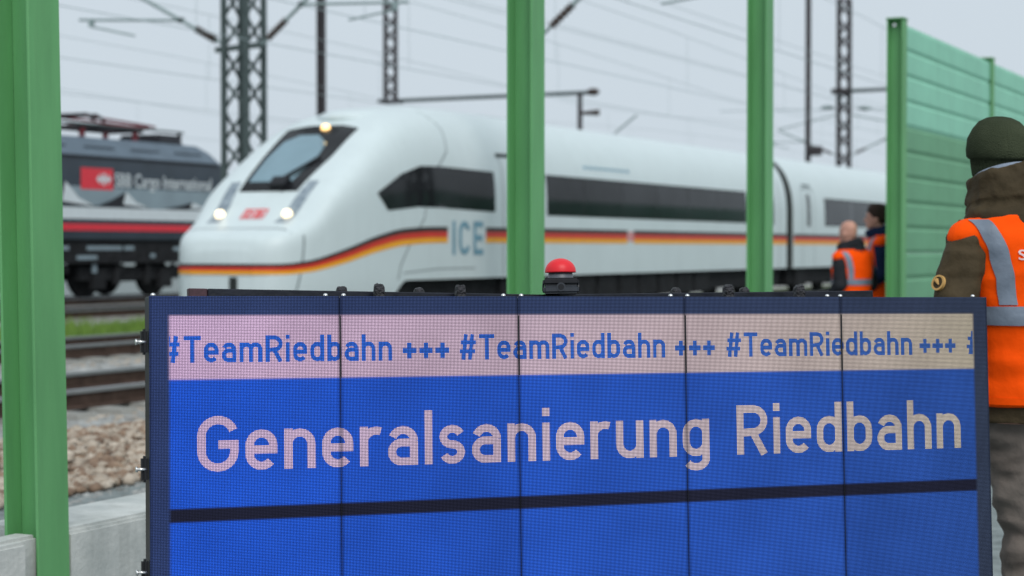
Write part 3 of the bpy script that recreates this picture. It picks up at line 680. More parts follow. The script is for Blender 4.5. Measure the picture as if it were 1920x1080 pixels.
# ================================================================== FREIGHT LOCOMOTIVE
lx, ly, LLn = -31.45, 24.0, 19.6
loco = thing('freight_locomotive', 'dark grey freight locomotive with red stripe and white lettering behind the masts', 'locomotive', (lx, ly, 0))
LP = [(1.45, 1.62), (1.47, 1.8), (1.47, 3.72), (1.05, 4.22), (.5, 4.28)]; LP = LP+[(-x, z) for x, z in LP[::-1]]
def lring(y, k, top): return [(x*k, y, min(z, top)) for x, z in LP]
mb = MB(); mb.loft([lring(0, .86, 2.6), lring(.35, .97, 3.1), lring(1.1, 1, 4.05), lring(1.5, 1, 5), lring(LLn-1.5, 1, 5), lring(LLn-.9, 1, 4.05), lring(LLn-.25, .98, 3.3), lring(LLn, .92, 2.6)])
me = mb.mesh('body', ['loco', 'locoroof', 'locodark'])
for p in me.polygons:
    if p.center.z > 3.73: p.material_index = 1
shade(me, 25); put('body', me, loco)
SX = 1.475
def lside(name, poly, m, off=0.0, mesh=None):
    me = mesh if mesh is not None else flat(poly, name)
    me.vertices.foreach_set('co', np.array([(SX+off+v.co.z, v.co.x, v.co.y) for v in me.vertices]).ravel()); me.materials.clear(); me.materials.append(M[m]); me.update(); return put(name, me, loco)
lside('red_stripe', [(1.2, 1.84), (18.4, 1.84), (18.4, 2.01), (1.2, 2.01)], 'locored', .006)
lside('pale_band', [(1.2, 2.13), (18.4, 2.13), (18.4, 2.42), (1.2, 2.42)], 'locowhite', .004)
lside('mountain_panel', [(1.2, 2.42), (18.4, 2.42), (18.4, 2.95), (1.2, 2.95)], 'locopale', .002)
for x0, h, w_ in ((9.4, .6, 1.5), (11.9, .62, 1.3), (14.3, .42, 1.1), (6.5, .6, 1.9), (3.6, .5, 1.6), (17.2, .2, 1.2)):
    lside('mountain', [(x0-w_, 2.44), (x0+w_*1.1, 2.44), (x0+w_*.5, 2.44+h*.35), (x0+.15, 2.44+h), (x0-w_*.4, 2.44+h*.45)], 'locodark', .007+random.random()*.002)
    lside('snow_face', [(x0+.02, 2.44+h*.2), (x0+w_*1.0, 2.45), (x0+w_*.5, 2.44+h*.36), (x0+.15, 2.44+h*1.0)], 'locowhite', .011+random.random()*.002)
lside('logo_panel', [(12.65, 2.88), (13.92, 2.88), (13.92, 3.42), (12.65, 3.42)], 'locored', .006)
# emblem: white cross between two arrow heads
em = bpy.data.meshes.new('emblem'); q = .2; cx, cy = 13.55, 3.15; V = []; F = []
for poly in ([(-.05, -.15), (.05, -.15), (.05, .15), (-.05, .15)], [(-.2, -.045), (.2, -.045), (.2, .045), (-.2, .045)], [(.12, -.15), (.3, 0), (.12, .15), (.17, 0)], [(-.12, -.15), (-.17, 0), (-.12, .15), (-.3, 0)]):
    k = len(V); V += [(cx+a, cy+b, k*2e-4) for a, b in poly]; F.append(tuple(range(k, k+len(poly))))
em.from_pydata(V, [], F); lside('emblem', None, 'locowhite', .010, em)
lside('lettering', None, 'locowhite', .02, fit_text('SBB Cargo International', 13.98, 18.2, 2.98, 3.32, .012))
MB().box((SX-.03, 9.8, 3.70), (.10, 17.4, .07)).build('gutter', 'locodark', loco)
for k in range(9): MB().box((SX-.2+.02, 2.2+k*1.9, 3.97), (.02, 1.2, .02), Matrix.Rotation(R(-40), 3, 'Y')).build('roof_vent', 'locodark', loco)
MB().box((0, LLn/2, 1.32), (2.75, LLn-1.2, .62)).build('underframe', 'underframe', loco)
for k, (a, b, z) in enumerate(((11.9, 12.3, 1.40), (13.0, 14.4, 1.40), (14.5, 14.9, 1.40), (12.6, 13.4, 1.16), (16.6, 16.9, 1.38), (17.0, 17.3, 1.30), (15.6, 15.8, 1.2))):
    MB().box((1.378, (a+b)/2, z), (.008, b-a, .10)).build('inscription_strip', 'locopale', loco)
for q in (4.6, 15.0):
    b = MB(); b.box((1.1, q, .75), (.18, 4.2, .35)); b.box((-1.1, q, .75), (.18, 4.2, .35)); b.box((0, q, .7), (2.2, .8, .35))
    for d in (-1.4, 1.4): b.box((1.22, q+d, .6), (.14, .5, .5)); b.tube([(1.2, q+d*.45, .45), (1.2, q+d*.45, 1.05)], .11, 10)
    bo = b.build('bogie', 'underframe', loco)
    for d in (-1.4, 1.4):
        for sg in (1, -1):
            w_ = MB(); w_.tube([(sg*.7, q+d, TOR+.62), (sg*.84, q+d, TOR+.62)], .62, 28); wo_ = w_.build('wheel', 'underframe', bo, 40)
MB().box((1.2, 9.8, .72), (.3, 4.4, .75)).build('transformer_box', 'underframe', loco)
for k in range(6): MB().box((1.28, 12.3+k*1.1, .88), (.05, .16, .22)).build('sand_pipe', 'locopale' if k == 1 else 'underframe', loco)
# folded pantograph on the roof
pa = thing('pantograph', 'folded pantograph with red insulators on the locomotive roof', 'pantograph', (lx, ly+15.2, 4.27))
for x in (-.5, .5):
    for y in (-1.3, .9): 
        m_ = MB(); m_.lathe([(.06, 0), (.10, .03), (.06, .08), (.10, .12), (.06, .17), (.10, .21), (.05, .25)], (x, y, 0), 12); m_.build('insulator', 'panred', pa, 40)
fr = MB()
for x in (-.5, .5): fr.tube([(x, -1.5, .28), (x, 1.2, .28)], .05, 8)
for y in (-1.4, -.2, 1.1): fr.tube([(-.55, y, .28), (.55, y, .28)], .05, 8)
fr.build('base_frame', 'mastdark', pa)
ar = MB(); ar.tube([(0, -1.2, .33), (0, 2.1, .44)], .06, 8); ar.tube([(-.25, 2.1, .46), (-.45, -1.1, .56)], .035, 8); ar.tube([(.25, 2.1, .46), (.45, -1.1, .56)], .035, 8); ar.build('arm', 'panred', pa)
hd = MB()
for y in (-1.35, -.95): hd.tube([(-.95, y, .42), (-.7, y, .58), (.7, y, .58), (.95, y, .42)], .045, 8)
hd.build('head', 'mastdark', pa)
rr_ = thing('roof_conductor', 'thin conductor rail on posts along the locomotive roof', 'conductor', (lx, ly, 4.27))
m_ = MB(); m_.tube([(.55, 3, .34), (.55, 18.2, .34)], .03, 8); m_.build('conductor_tube', 'mast', rr_)
for y in (4, 7, 10, 12.6, 18): m_ = MB(); m_.lathe([(.05, 0), (.08, .06), (.05, .12), (.08, .2), (.04, .33)], (.55, y, 0), 10); m_.build('insulator', 'locodark', rr_)
for c_, d_ in (((0, 17.4, 4.39), (1.5, 1.0, .24)), ((0, 9.5, 4.37), (1.6, 4.5, .2))): MB().box(c_, d_, taper=.85).build('roof_box', 'locodark', loco)
# ================================================================== OVERHEAD LINE
def lattice(mb_chord, mb_brace, w, z0, z1, rot, step, cw=.07, bw=.035, w1=None):
    rm = Matrix.Rotation(rot, 3, 'Z'); w1 = w1 or w
    P = lambda i, z: rm @ Vector(((w+(w1-w)*(z-z0)/(z1-z0))/2*(1, 1, -1, -1)[i % 4], (w+(w1-w)*(z-z0)/(z1-z0))/2*(1, -1, -1, 1)[i % 4], 0))+Vector((0, 0, z))
    for i in range(4): mb_chord[i].tube([P(i, z0), P(i, z1)], cw*.7, 4)
    for i in range(4):
        z = z0; k = 0
        while z < z1-.01:
            zb = min(z+step, z1); a, b = (i, i+1) if k % 2 else (i+1, i)
            mb_brace.append((P(a, z), P(b, zb))); z = zb; k += 1
def lattice_mast(x, y, h, w, rot, step, label, z0=-.2, cw=.07, bw=.035, mt='mast', w1=None, group='lattice masts of the overhead line'):
    t = thing('lattice_mast', label, 'mast', (x, y, 0), 0, group)
    ch = [MB() for _ in range(4)]; br = []
    lattice(ch, br, w, z0, h, rot, step, cw, bw, w1)
    for c in ch: c.build('chord', mt, t)
    for a, b in br:
        m_ = MB(); m_.tube([a, b], bw*.7, 4); m_.build('brace', mt, t)
    if z0 < 0: MB().box((0, 0, -.1), (w*1.8, w*1.8, .5)).build('foundation', 'concrete', t)
    return t
def cantilever(x, y, z, sg, label, reach=3.0, off=.3, slope=.58, tube_at=.9, tube_len=2.9, drop=.02):
    t = thing('cantilever_arm', label, 'cantilever', (x, y, z), 0, 'cantilever arms of the overhead line')
    d = Vector((sg, 0, slope)).normalized(); p0 = Vector((sg*off, 0, 0)); L = reach/ d.x*sg if False else reach*math.sqrt(1+slope**2)
    m_ = MB(); m_.tube([p0, p0+d*.32], .03, 8); m_.tube([p0+d*.78, p0+d*L], .04, 8); m_.build('strut', 'maststeel', t)
    m_ = MB(); n_ = 11
    m_.tube([p0+d*(.3+.5*i/(n_-1)) for i in range(n_)], [.04 if i % 2 else .085 for i in range(n_)], 10); m_.build('insulator', 'insul', t)
    q = p0+d*(tube_at*math.sqrt(1+slope**2)); e = q+Vector((sg*tube_len, 0, drop))
    m_ = MB(); m_.tube([q, e], .028, 8); m_.build('registration_tube', 'maststeel', t)
    m_ = MB(); m_.box(q, (.1, .1, .1)); m_.build('clamp', 'mast', t)
    a = q+(e-q)*.88; b = q+(e-q)*.45+Vector((0, 0, -.32))
    m_ = MB(); m_.tube([a, a+Vector((0, 0, -.14)), b], .022, 8); m_.box(a+Vector((0, 0, -.07)), (.09, .09, .14)); m_.build('steady_arm', 'maststeel', t)
    m_ = MB(); m_.tube([Vector((sg*off, 0, 2.0)), p0+d*L], .03, 8); m_.build('top_tube', 'maststeel', t)
    return t
lattice_mast(-21.0, 30.7, 9.5, .56, R(-4), .62, 'heavy dark lattice mast standing behind the slanted train nose', cw=.095, bw=.05)
lattice_mast(-14.1, 29.3, 9.5, .36, R(20), .5, 'slim lattice mast hidden behind the green post with the red button')
cantilever(-21.0, 30.7, 5.45, -1, 'cantilever with brown insulator left of the heavy lattice mast, over the loco side', off=.42, slope=.52, tube_at=1.1, tube_len=2.6, drop=.15)
cantilever(-21.0, 30.7, 5.38, 1, 'cantilever with brown insulator reaching from the heavy mast over the white train', off=.36, slope=.80, tube_at=1.0, tube_len=2.4, drop=-.1)
cantilever(-14.1, 29.3, 5.10, 1, 'cantilever with brown insulator reaching out past the green post over the near track', off=.3, slope=.85, tube_at=.93, tube_len=3.0, drop=-.05)
m_ = MB(); m_.box((0, 0, 0), (1.05, .10, .10), Matrix.Rotation(R(-3), 3, 'Y')); 
o = m_.build('mast_crossbar', 'mast', loc=(-21.0, 30.5, 5.38)); tag(o, 'dark crossbar clamped across the heavy lattice mast', 'crossbar')
# plain pole behind the train roof
t = thing('steel_pole', 'plain dark brown steel pole behind the train windscreen', 'pole', (-36.0, 57.6, 0)); 
for k_, sx in enumerate((-1, 1)): MB().box((sx*.11, 0, 6), (.025, .26, 12.4)).build('flange', 'mastdark', t)
MB().box((0, 0, 6), (.195, .03, 12.4)).build('web', 'mastdark', t)
# gantry with hanging lattice post and boom
ga = thing('gantry', 'portal gantry over the far tracks with columns hidden behind green posts', 'gantry', (0, 70, 0))
for x in (-33.5, -59.8):
    m_ = MB(); m_.box((x, 0, 7.4), (.4, .4, 15.2)); m_.build('column', 'mast', ga)
for z in (14.2, 15.0): m_ = MB(); m_.box((-46.6, 0, z), (26.0, .14, .14)); m_.build('beam_chord', 'mast', ga)
for k in range(26):
    m_ = MB(); m_.tube([(-59.4+k, 0, 14.2 if k % 2 else 15.0), (-58.4+k, 0, 15.0 if k % 2 else 14.2)], .04, 4); m_.build('beam_brace', 'mast', ga)
hp = lattice_mast(-40.2, 70, 14.2, .46, R(25), .62, 'thin lattice post hanging from the gantry above the train roof', z0=7.86, cw=.11, bw=.07, mt='mastdark')
m_ = MB(); m_.box((0, 0, 7.80), (.95, .6, .16)); m_.build('foot_plate', 'mastdark', hp)
m_ = MB(); m_.tube([(.3, 0, 7.82), (9.6, 0, 7.84)], .085, 8); m_.build('boom', 'mast', hp)
m_ = MB(); m_.tube([(9.05, 0, 7.84), (9.05, 0, 6.3)], .11, 8); m_.build('drop_tube', 'mastdark', hp)
m_ = MB(); m_.ell((9.65, 0, 7.86), (.28, .2, .16)); m_.build('end_insulator', 'insul', hp)
m_ = MB(); m_.tube([(9.05, 0, 7.0), (9.9, 0, 7.0)], [.06, .13], 8); m_.build('side_insulator', 'insul', hp)
m_ = MB(); m_.tube([(11.6, 0, 6.85), (10.6, 0, 6.1)], .04, 6); m_.build('steady_arm', 'maststeel', hp)
# masts on the right
t = thing('signal_pole', 'thin straight pole with a dark box at the train roof, beside a lattice mast', 'pole', (-25, 81.9, 0))
m_ = MB(); m_.tube([(0, 0, -.2), (0, 0, 13.5)], .13, 10); m_.build('tube', 'mastdark', t, 40)
me = MB().box((.33, 0, 5.85), (.62, .4, .42)).mesh('box', 'mastdark'); bevel(me, .04); put('box', me, t)
lattice_mast(-25, 87.8, 13.5, .52, R(8), .8, 'narrow tall lattice mast above the second train car', cw=.13, bw=.085, mt='mastdark')
t = thing('cross_boom', 'horizontal boom on the narrow lattice mast beside the capped wall post', 'boom', (-25, 87.4, 9.0))
m_ = MB(); m_.tube([(-.45, 0, 0), (6.0, 0, .05)], [.10, .07], 8); m_.build('boom_tube', 'mast', t); m_ = MB(); m_.box((0, 0, 0), (.9, .5, .25)); m_.build('clamp', 'mastdark', t)
t = thing('insulated_stay', 'horizontal stay wire with two insulators at the narrow lattice mast', 'stay', (-25, 88.2, 8.15))
m_ = MB(); m_.tube([(-6.5, 0, .15), (0, 0, .05), (5.5, 0, -.1)], .02, 6); m_.build('wire', 'wire', t)
for x in (-.95, .95): m_ = MB(); m_.tube([(x-.35, 0, .1-x*.05), (x, 0, .1-x*.05), (x+.35, 0, .1-x*.05)], [.04, .13, .04], 8); m_.build('insulator', 'maststeel', t)
for sg, lab in ((-1, 'small cantilever left of the narrow lattice mast by the dark box'), (1, 'small cantilever right of the narrow lattice mast toward the capped post')):
    cantilever(-25, 87.8, 5.9, sg, lab, off=.35, slope=.45, tube_at=1.6, tube_len=1.8)
# wires
def wire(pts, label, r=.011):
    m_ = MB(); m_.tube(pts, r, 5); tag(m_.build('overhead_wire', 'wire'), label, 'wire', 'overhead wires')
wl = {-11.6: 'near empty track', -16.6: 'track of the white train', -20.2: 'grass verge by the heavy mast', -25.6: 'track between mast and locomotive', -31.4: 'track of the locomotive', -40: 'far track past the locomotive'}
for x0, nm in wl.items():
    zc = 5.4
    t = thing('overhead_line', 'contact and carrier wires strung above the '+nm, 'wire', (x0, 0, zc), 0, 'overhead wires')
    m_ = MB(); m_.tube([(.15*((k % 2)*2-1), k*30-10, 0) for k in range(9)], .008, 5); m_.build('contact_wire', 'wire', t)
    cz = lambda y: .8+.75*abs(math.cos(math.pi*(y-30)/60))
    m_ = MB(); m_.tube([(0, k*7.5-10, cz(k*7.5-10)) for k in range(33)], .007, 5); m_.build('carrier_wire', 'wire', t)
    for k in range(14):
        y = 12+k*8.0; m_ = MB(); m_.tube([(0, y, 0), (0, y, cz(y))], .005, 4); m_.build('dropper', 'wire', t)
wire([(-19.5, 0, 8.6), (-19.5, 120, 8.3)], 'feeder wire high above the train roof', .009)
wire([(-27, 0, 9.4), (-27, 140, 9.0)], 'feeder wire high above the locomotive', .009)
wire([(-20.8, 10, 7.4), (-20.8, 140, 7.2)], 'return wire running along the masts', .009)
# ================================================================== PEOPLE
def remesh(mb, name, m, voxel=.008, smooth=4, warp=None, disp=0, dscale=5, seed=0):
    me = mb.mesh(name+'_src', m); ob = bpy.data.objects.new('remesh_tmp', me); COL.objects.link(ob)
    r = ob.modifiers.new('r', 'REMESH'); r.mode = 'VOXEL'; r.voxel_size = voxel
    sm_ = ob.modifiers.new('s', 'SMOOTH'); sm_.factor = .5; sm_.iterations = smooth
    dg = bpy.context.evaluated_depsgraph_get(); dg.update()
    out = bpy.data.meshes.new_from_object(ob.evaluated_get(dg)); bpy.data.objects.remove(ob)
    out.name = name
    n_ = len(out.vertices); c = np.empty(n_*3); out.vertices.foreach_get('co', c); c = c.reshape(-1, 3)
    if disp:
        no = np.array([v.normal[:] for v in out.vertices])
        for i in range(n_):
            p = Vector((c[i, 0]*dscale*1.1+seed, c[i, 1]*dscale*1.1, c[i, 2]*dscale*2.2))
            q = noise.noise(p)+.5*noise.noise(p*2.3)
            ridge = (1-abs(noise.noise(p*.8+Vector((9, 3, 1)))*2))-.6
            c[i] += no[i]*disp*(q+.8*ridge)
    if warp is not None: c = np.array([warp(Vector(p)) for p in c])
    out.vertices.foreach_set('co', c.ravel()); out.materials.clear(); out.materials.append(M[m]); out.update(); shade(out)
    return out
def oval(c, a, b, n=28, e=2.3):
    r = []
    for k in range(n):
        t = 2*math.pi*k/n; ct, st = math.cos(t), math.sin(t)
        r.append((c[0]+a*math.copysign(abs(ct)**(2/e), ct), c[1]+b*math.copysign(abs(st)**(2/e), st), c[2]))
    return r
def limb(mb, P, rad, n=14): 
    # smooth the joints a little
    Q = []; rr = []
    for i in range(len(P)-1):
        for k in range(4): t = k/4; Q.append(Vector(P[i]).lerp(Vector(P[i+1]), t)); rr.append(rad[i]*(1-t)+rad[i+1]*t)
    Q.append(Vector(P[-1])); rr.append(rad[-1]); mb.tube(Q, rr, n); mb.ell(P[-1], (rad[-1],)*3); mb.ell(P[0], (rad[0],)*3)
    for i in range(1, len(P)-1): mb.ell(P[i], (rad[i]*1.02,)*3)
def hand(mb, w, d, up, side_):
    """palm and five curled fingers from wrist w along d; up = back of hand, side_ = thumb side"""
    d = Vector(d).normalized(); up = Vector(up).normalized(); s_ = Vector(side_).normalized(); w = Vector(w)
    for k in range(4):
        q = (k-1.5)*.019; L = (.068, .078, .072, .056)[k]
        mb.tube([w, w+d*.045+s_*q*.8, w+d*.09+s_*q], [.020, .014, .012], 8)
        b = w+d*.09+s_*q; p1 = b+d*L*.45-up*.008; p2 = p1+(d*.6-up*.8).normalized()*L*.33; p3 = p2+(d*.1-up).normalized()*L*.28
        mb.tube([b, p1, p2, p3], [.0105, .0098, .009, .0075], 8); mb.ell(p3, (.0078,)*3, 8, 6)
    b = w+d*.03+s_*.025; p1 = b+(d*.5+s_*.8-up*.3).normalized()*.04; p2 = p1+(d*.9+s_*.1-up*.4).normalized()*.034; mb.tube([b, p1, p2], [.015, .012, .009], 8); mb.ell(p2, (.009,)*3, 8, 6)
TORSO = [(.80, .190, .135, -.005), (.90, .190, .135, 0), (1.02, .182, .125, .0), (1.15, .195, .135, .0), (1.28, .212, .145, -.005), (1.37, .215, .135, -.012), (1.43, .195, .112, -.018), (1.475, .150, .090, -.018), (1.505, .095, .078, -.012)]
def person(label, loc, rz, height, P, outfit, head_off, warp_k=0, hat=None, hair=None, group=None, fine=False, lean=0):
    k = height/1.78
    root = thing('person', label, 'person', loc, rz, group)
    root.scale = (k, k, k)
    def warp(p):
        h = max(0, p.z-.85); q = Vector(p); q.x -= warp_k*h; q.y += lean*h; return q
    hx, hy = head_off
    body = MB()
    hc = Vector((hx, hy, 1.655))
    body.loft([oval((hx, hy+oy, z), a, b, 24, 2) for z, a, b, oy in ((1.545, .030, .030, .055), (1.552, .046, .060, .040), (1.585, .060, .083, .018), (1.625, .070, .094, .004), (1.665, .074, .098, 0), (1.71, .073, .096, -.004), (1.745, .060, .080, -.006), (1.770, .036, .05, -.008), (1.778, .012, .018, -.008))])
    body.tube([(hx, hy+.088, 1.668), (hx, hy+.103, 1.645), (hx, hy+.116, 1.622), (hx, hy+.098, 1.612)], [.008, .011, .0145, .010], 8)
    body.ell((hx, hy+.088, 1.678), (.05, .014, .010)); body.ell((hx, hy+.090, 1.590), (.024, .010, .007)); body.ell((hx, hy+.082, 1.56), (.024, .018, .016))
    for sg in (1, -1): body.ell((hx+sg*.076, hy-.008, 1.64), (.010, .020, .032))
    body.tube([(hx*.3, -.012, 1.44), (hx*.7, hy*.6-.015, 1.52), (hx, hy-.012, 1.60)], [.068, .060, .055], 16)
    body.loft([oval((0, oy, z), a*.9, b*.88) for z, a, b, oy in TORSO])
    hips = [(-.09, 0, .86), (.09, 0, .86)]
    legs = P['legs']
    for sg, L in zip((-1, 1), legs): limb(body, L, [.078, .055, .038])
    arms = {-1: P['armL'], 1: P['armR']}
    for sg, A in arms.items():
        limb(body, A, [.052, .040, .027]); d = Vector(A[2])-Vector(A[1]); d.normalize()
        hand(body, Vector(A[2])+d*.01, d, P.get('up', (0, 0, 1)), Vector((-sg, .25, .2)))
    put('body', remesh(body, 'body', 'skin', .006 if fine else .007, 2, warp), root)
    e = None
    for sg in (1, -1):
        m_ = MB(); m_.ell((hx+sg*.031, hy+.086, 1.658), (.012, .008, .008), 10, 6); m_.v = [tuple(warp(Vector(p))) for p in m_.v]; m_.build('eye', 'eye', root, True)
    # jacket with sleeves
    def jwarp(p):                                   # the jacket's trunk is pressed flat under the vest
        q = Vector(p)
        if .90 < q.z < 1.47 and abs(q.x) < .235:
            k_ = min(1, (q.z-.90)/.04, (1.47-q.z)/.03)*.93+(1-min(1, (q.z-.90)/.04, (1.47-q.z)/.03)); q.y = -.008+(q.y+.008)*min(1, k_)
            if abs(q.x) < .2: q.x *= .97
        return warp(q)
    j = MB(); j.loft([oval((0, oy, z), a+.012, b+.014) for z, a, b, oy in TORSO])
    for sg, A in arms.items():
        W_ = Vector(A[1]).lerp(Vector(A[2]), .93)
        limb(j, [A[0], A[1], tuple(W_)], [.080, .076, .056])
    jm = remesh(j, 'jacket', outfit['jacket'], .009, 4, jwarp, .014 if fine else .006, 6, 3); put('jacket', jm, root)
    # collar
    cl = MB(); C = P.get('collar', 1.0)
    rings = []
    for z, a, b, ox in ((1.425, .195, .130, 0), (1.47, .190, .136, .2), (1.496, .170, .138, .4), (1.512, .150, .136, .6), (1.524, .150, .140, .7), (1.56, .134, .136, .9), (1.590, .122, .130, 1), (1.600, .115, .122, 1), (1.59, .100, .108, 1), (1.54, .085, .092, .7)):
        z2 = 1.455+(z-1.455)*C; rings.append([(x_, y_, z_-(y_-hy*ox)*.28*max(0, min(1, (z-1.47)/.09))) for x_, y_, z_ in oval((hx*ox, hy*ox*.8-.012, z2), a, b, 36, 2)])
    cl.loft(rings, cap=False); cm = cl.mesh('collar', outfit['jacket']); 
    bmx = bmesh.new(); bmx.from_mesh(cm); bmesh.ops.subdivide_edges(bmx, edges=bmx.edges[:], cuts=2, use_grid_fill=True, smooth=.5)
    for v in bmx.verts:
        p = v.co; q = noise.noise(Vector((p.x*14, p.y*14, p.z*22)))+.6*noise.noise(p*40); v.co = warp(p+v.normal*(.013 if fine else .007)*q)
    bmx.to_mesh(cm); bmx.free(); shade(cm); put('collar', cm, root)
    if fine:
        sc_ = MB(); sc_.loft([[(x_, y_, z_-(y_-hy)*.28) for x_, y_, z_ in oval((hx, hy*.8-.012, 1.455+(z-1.455)*C), a, b, 36, 2)] for z, a, b in ((1.56, .104, .112), (1.604, .106, .114), (1.609, .100, .108), (1.57, .094, .10))], cap=False)
        me = sc_.mesh('scarf', 'scarf', True); me.vertices.foreach_set('co', np.array([warp(p.co) for p in me.vertices]).ravel()); put('scarf', me, root)
    # trousers
    tr = MB(); tr.loft([oval((0, 0, z), a, b) for z, a, b in ((.80, .165, .125), (.88, .178, .132), (.96, .172, .122), (1.0, .165, .118))])
    for L in legs:
        A, K, F_ = (Vector(q) for q in L); limb(tr, [A, K, K.lerp(F_, .93)], [.105, .080, .066])
    put('trousers', remesh(tr, 'trousers', outfit['trousers'], .010, 4, warp, .016 if fine else .007, 6, 17), root)
    # shoes
    for L in legs:
        F_ = Vector(L[2]); sh = MB()
        sh.loft([oval((F_.x, F_.y+oy, z), a, b, 20, 2.4) for z, a, b, oy in ((0.0, .045, .125, .055), (.03, .047, .128, .055), (.055, .044, .11, .045), (.09, .042, .07, .012), (.125, .044, .058, 0))])
        sh.build('shoe', 'shoe', root, 50)
    # hi-vis vest
    v = MB()
    for sg, A in arms.items(): v.ell((sg*.196, -.014, 1.413), (.100, .074, .062), 20, 12)
    v.loft([oval((0, oy, z), a, b) for z, a, b, oy in [(.86, .220, .170, 0), (.92, .220, .170, 0), (1.02, .214, .163, 0), (1.15, .223, .168, 0), (1.28, .232, .174, -.005), (1.36, .236, .160, -.012), (1.42, .246, .146, -.018), (1.452, .238, .128, -.018), (1.482, .185, .116, -.018), (1.493, .160, .108, -.014)]])
    vm = remesh(v, 'vest', 'orange', .009, 4, None, .010 if fine else .005, 4.5, 31)
    bvh = BVHTree.FromPolygons([p.co[:] for p in vm.vertices], [tuple(p.vertices) for p in vm.polygons])
    vm.vertices.foreach_set('co', np.array([warp(p.co) for p in vm.vertices]).ravel()); vm.update(); vo = put('vest', vm, root)
    def cast(x, z, sgn, off):
        h = bvh.ray_cast(Vector((x, sgn*1.0, z)), Vector((0, -sgn, 0)))
        if h[0] is None: h = bvh.find_nearest(Vector((x, sgn*.1, z)))
        return warp(h[0]+h[1]*off)
    for sgn in (-1, 1):
        for sg in (-1, 1):
            pts = [(.160, 1.19), (.168, 1.28), (.180, 1.36), (.198, 1.42), (.208, 1.462)]; rows = []
            for i in range(22):
                t = i/21*(len(pts)-1); a = min(int(t), len(pts)-2); u = t-a
                xc = pts[a][0]*(1-u)+pts[a+1][0]*u; zc = pts[a][1]*(1-u)+pts[a+1][1]*u
                rows.append([cast(sg*(xc+w_), zc, sgn, .004) for w_ in np.linspace(-.024, .024, 6)])
            m_ = MB(); n_ = 6; m_.v = [p for r_ in rows for p in r_]; m_.f = [(i*n_+q, i*n_+q+1, (i+1)*n_+q+1, (i+1)*n_+q) for i in range(21) for q in range(5)]
            me = m_.mesh('reflective_strip', 'reflect', True); so_ = put('reflective_strip', me, vo)
    rows = []
    for i in range(73):
        t = 2*math.pi*i/72; row = []
        for z in np.linspace(1.125, 1.185, 5):
            o_ = Vector((math.cos(t)*.6, math.sin(t)*.6, z)); h = bvh.ray_cast(o_, -Vector((math.cos(t), math.sin(t), 0)))
            hp_ = h[0] if h[0] is not None else Vector((0, 0, z)); nn = h[1] if h[1] is not None else Vector((0, 0, 1))
            row.append(warp(hp_+nn*.006))
        rows.append(row)
    m_ = MB(); m_.v = [p for r_ in rows for p in r_]; m_.f = [(i*5+q, i*5+q+1, (i+1)*5+q+1, (i+1)*5+q) for i in range(72) for q in range(4)]
    put('reflective_band', m_.mesh('reflective_band', 'reflect', True), vo)
    for nm, zz in (('hem', .868),):
        rows = []
        for i in range(73):
            t = 2*math.pi*i/72; row = []
            for z in (zz, zz+.022):
                h = bvh.ray_cast(Vector((math.cos(t)*.6, math.sin(t)*.6, z)), -Vector((math.cos(t), math.sin(t), 0))); hp_ = h[0] if h[0] is not None else Vector((0, 0, z)); row.append(warp(hp_+(h[1] or Vector((0, 0, 0)))*.003))
            rows.append(row)
        m_ = MB(); m_.v = [p for r_ in rows for p in r_]; m_.f = [(i*2, i*2+1, i*2+3, i*2+2) for i in range(72)]; put(nm, m_.mesh(nm, 'orange', True), vo)
    if outfit.get('text'):
        tm = fit_text(outfit['text'], -.130, .110, 1.335, 1.367, .012); slice_mesh(tm, .012, .012)
        tm.vertices.foreach_set('co', np.array([cast(p.co.x, p.co.y, -1, .004) for p in tm.vertices]).ravel()); tm.materials.clear(); tm.materials.append(M['print']); tm.update(); put('lettering', tm, vo)
    if hat:
        n_ = 240; rings = []
        ts = 12*math.pi/180
        prof_h = [(1.600, .083, .112, 1), (1.61, .090, .120, 1), (1.64, .094, .122, 1), (1.665, .095, .123, 1), (1.668, .104, .132, .3), (1.674, .109, .138, 0), (1.695, .110, .138, 0), (1.735, .103, .130, 0), (1.768, .085, .106, 0), (1.792, .064, .080, 0), (1.805, .038, .046, 0), (1.809, .012, .014, 0)]
        for z, a, b, rib in prof_h:
            rg = []
            for q in range(n_):
                t = 2*math.pi*q/n_; f_ = 1+rib*.022*math.cos(t*48)-.012*(1-rib)*(math.exp(-((t % (math.pi/3))/.05)**2))
                x, y = a*.95*f_*math.cos(t), b*.96*f_*math.sin(t); zz = z-1.7
                rg.append(warp(Vector((hx+x, hy+y*math.cos(ts)-zz*math.sin(ts)*-1*.0, z-y*math.sin(ts)*-.8*.35))))
            rings.append(rg)
        hm = MB(); hm.loft(rings); me = hm.mesh('knit_hat', 'hat'); shade(me); put('knit_hat', me, root)
    if hair:
        hm = MB(); rings = []
        for z, a, b, oy in ((1.60, .060, .05, -.055), (1.63, .080, .078, -.035), (1.665, .086, .094, -.022), (1.71, .086, .104, -.012), (1.75, .076, .096, -.006), (1.785, .05, .066, -.004), (1.797, .018, .02, -.004)):
            rings.append([tuple(warp(Vector(p)+Vector((random.uniform(-.004, .004), random.uniform(-.004, .004), 0)))) for p in oval((hx, hy+oy, z), a, b, 30, 2)])
        hm.loft(rings); me = hm.mesh('hair', 'hair'); shade(me); put('hair', me, root)
    return root, warp
cosT, sinT = math.cos(TH), math.sin(TH)
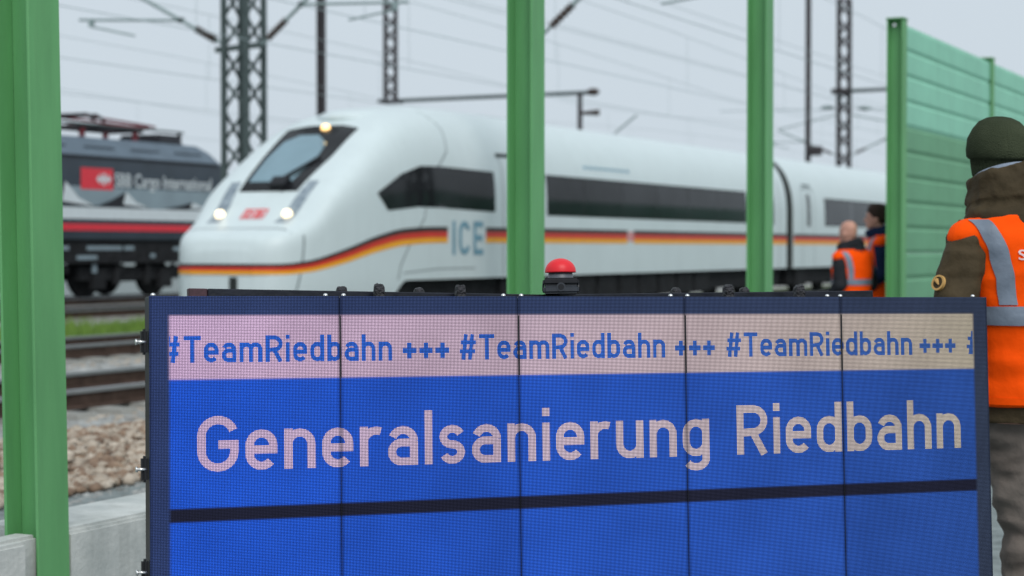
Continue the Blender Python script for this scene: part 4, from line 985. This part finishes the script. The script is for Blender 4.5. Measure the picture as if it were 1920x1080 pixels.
# man in the knitted hat, back to the camera
P1 = dict(armL=[(-.212, -.015, 1.378), (-.345, -.05, 1.11), (-.20, .20, 1.02)], armR=[(.212, -.015, 1.378), (.285, -.02, 1.12), (.15, .21, 1.02)],
          legs=[[(-.080, 0, .86), (-.020, .03, .47), (-.005, -.01, .09)], [(.095, 0, .86), (.15, .02, .47), (.18, -.01, .09)]], collar=1.06)
man, wq = person('man in dark knitted hat and orange vest over olive jacket, back turned', (-1.153, 6.347, 0), R(46), 1.815, P1, dict(jacket='jacket', trousers='trouser', text='SBB Cargo'), (-.030, .055), .07, hat=True, fine=True)
# round tan badge on the sleeve
bd = MB(); c_ = wq(Vector((-.285, -.035, 1.235))); 
d_ = Vector((-.92, -.22, .28)).normalized(); cc = c_+d_*.093
a_ = d_.orthogonal().normalized(); b_ = d_.cross(a_)
rg = [[cc+d_*h_+(a_*math.cos(t)+b_*math.sin(t))*r_ for t in [2*math.pi*q/24 for q in range(24)]] for r_, h_ in ((.026, -.006), (.026, .004), (.0195, .004), (.0195, .001))]
bd.loft(rg, cap=False); me = bd.mesh('sleeve_badge', 'badge', 30); bo_ = put('sleeve_badge', me, man)
bd = MB(); bd.tube([cc-d_*.006, cc+d_*.002], .0198, 20); bd.build('badge_field', 'jacket', bo_)
bd = MB(); bd.tube([cc-b_*.0+a_*.010+d_*.004, cc-a_*.012+d_*.004], [.002, .008], 6); bd.build('badge_mark', 'badge', bo_)
# two men by the wall
P2 = dict(armL=[(-.20, -.015, 1.378), (-.25, -.06, 1.13), (-.20, .14, .98)], armR=[(.20, -.015, 1.378), (.25, -.05, 1.13), (.20, .15, .98)],
          legs=[[(-.09, 0, .86), (-.10, .02, .47), (-.10, -.01, .09)], [(.09, 0, .86), (.10, .02, .47), (.11, -.01, .09)]], collar=.72)
person('bald man in orange vest over black sleeves standing by the capped wall post', (-4.81, 17.18, 0), R(66), 1.66, P2, dict(jacket='blackcloth', trousers='blackcloth'), (0, .045), 0)
person('brown-haired man in orange vest over navy jacket, half behind the capped wall post', (-4.74, 18.02, 0), R(98), 1.83, P2, dict(jacket='navy', trousers='navy'), (0, .05), 0, hair=True)
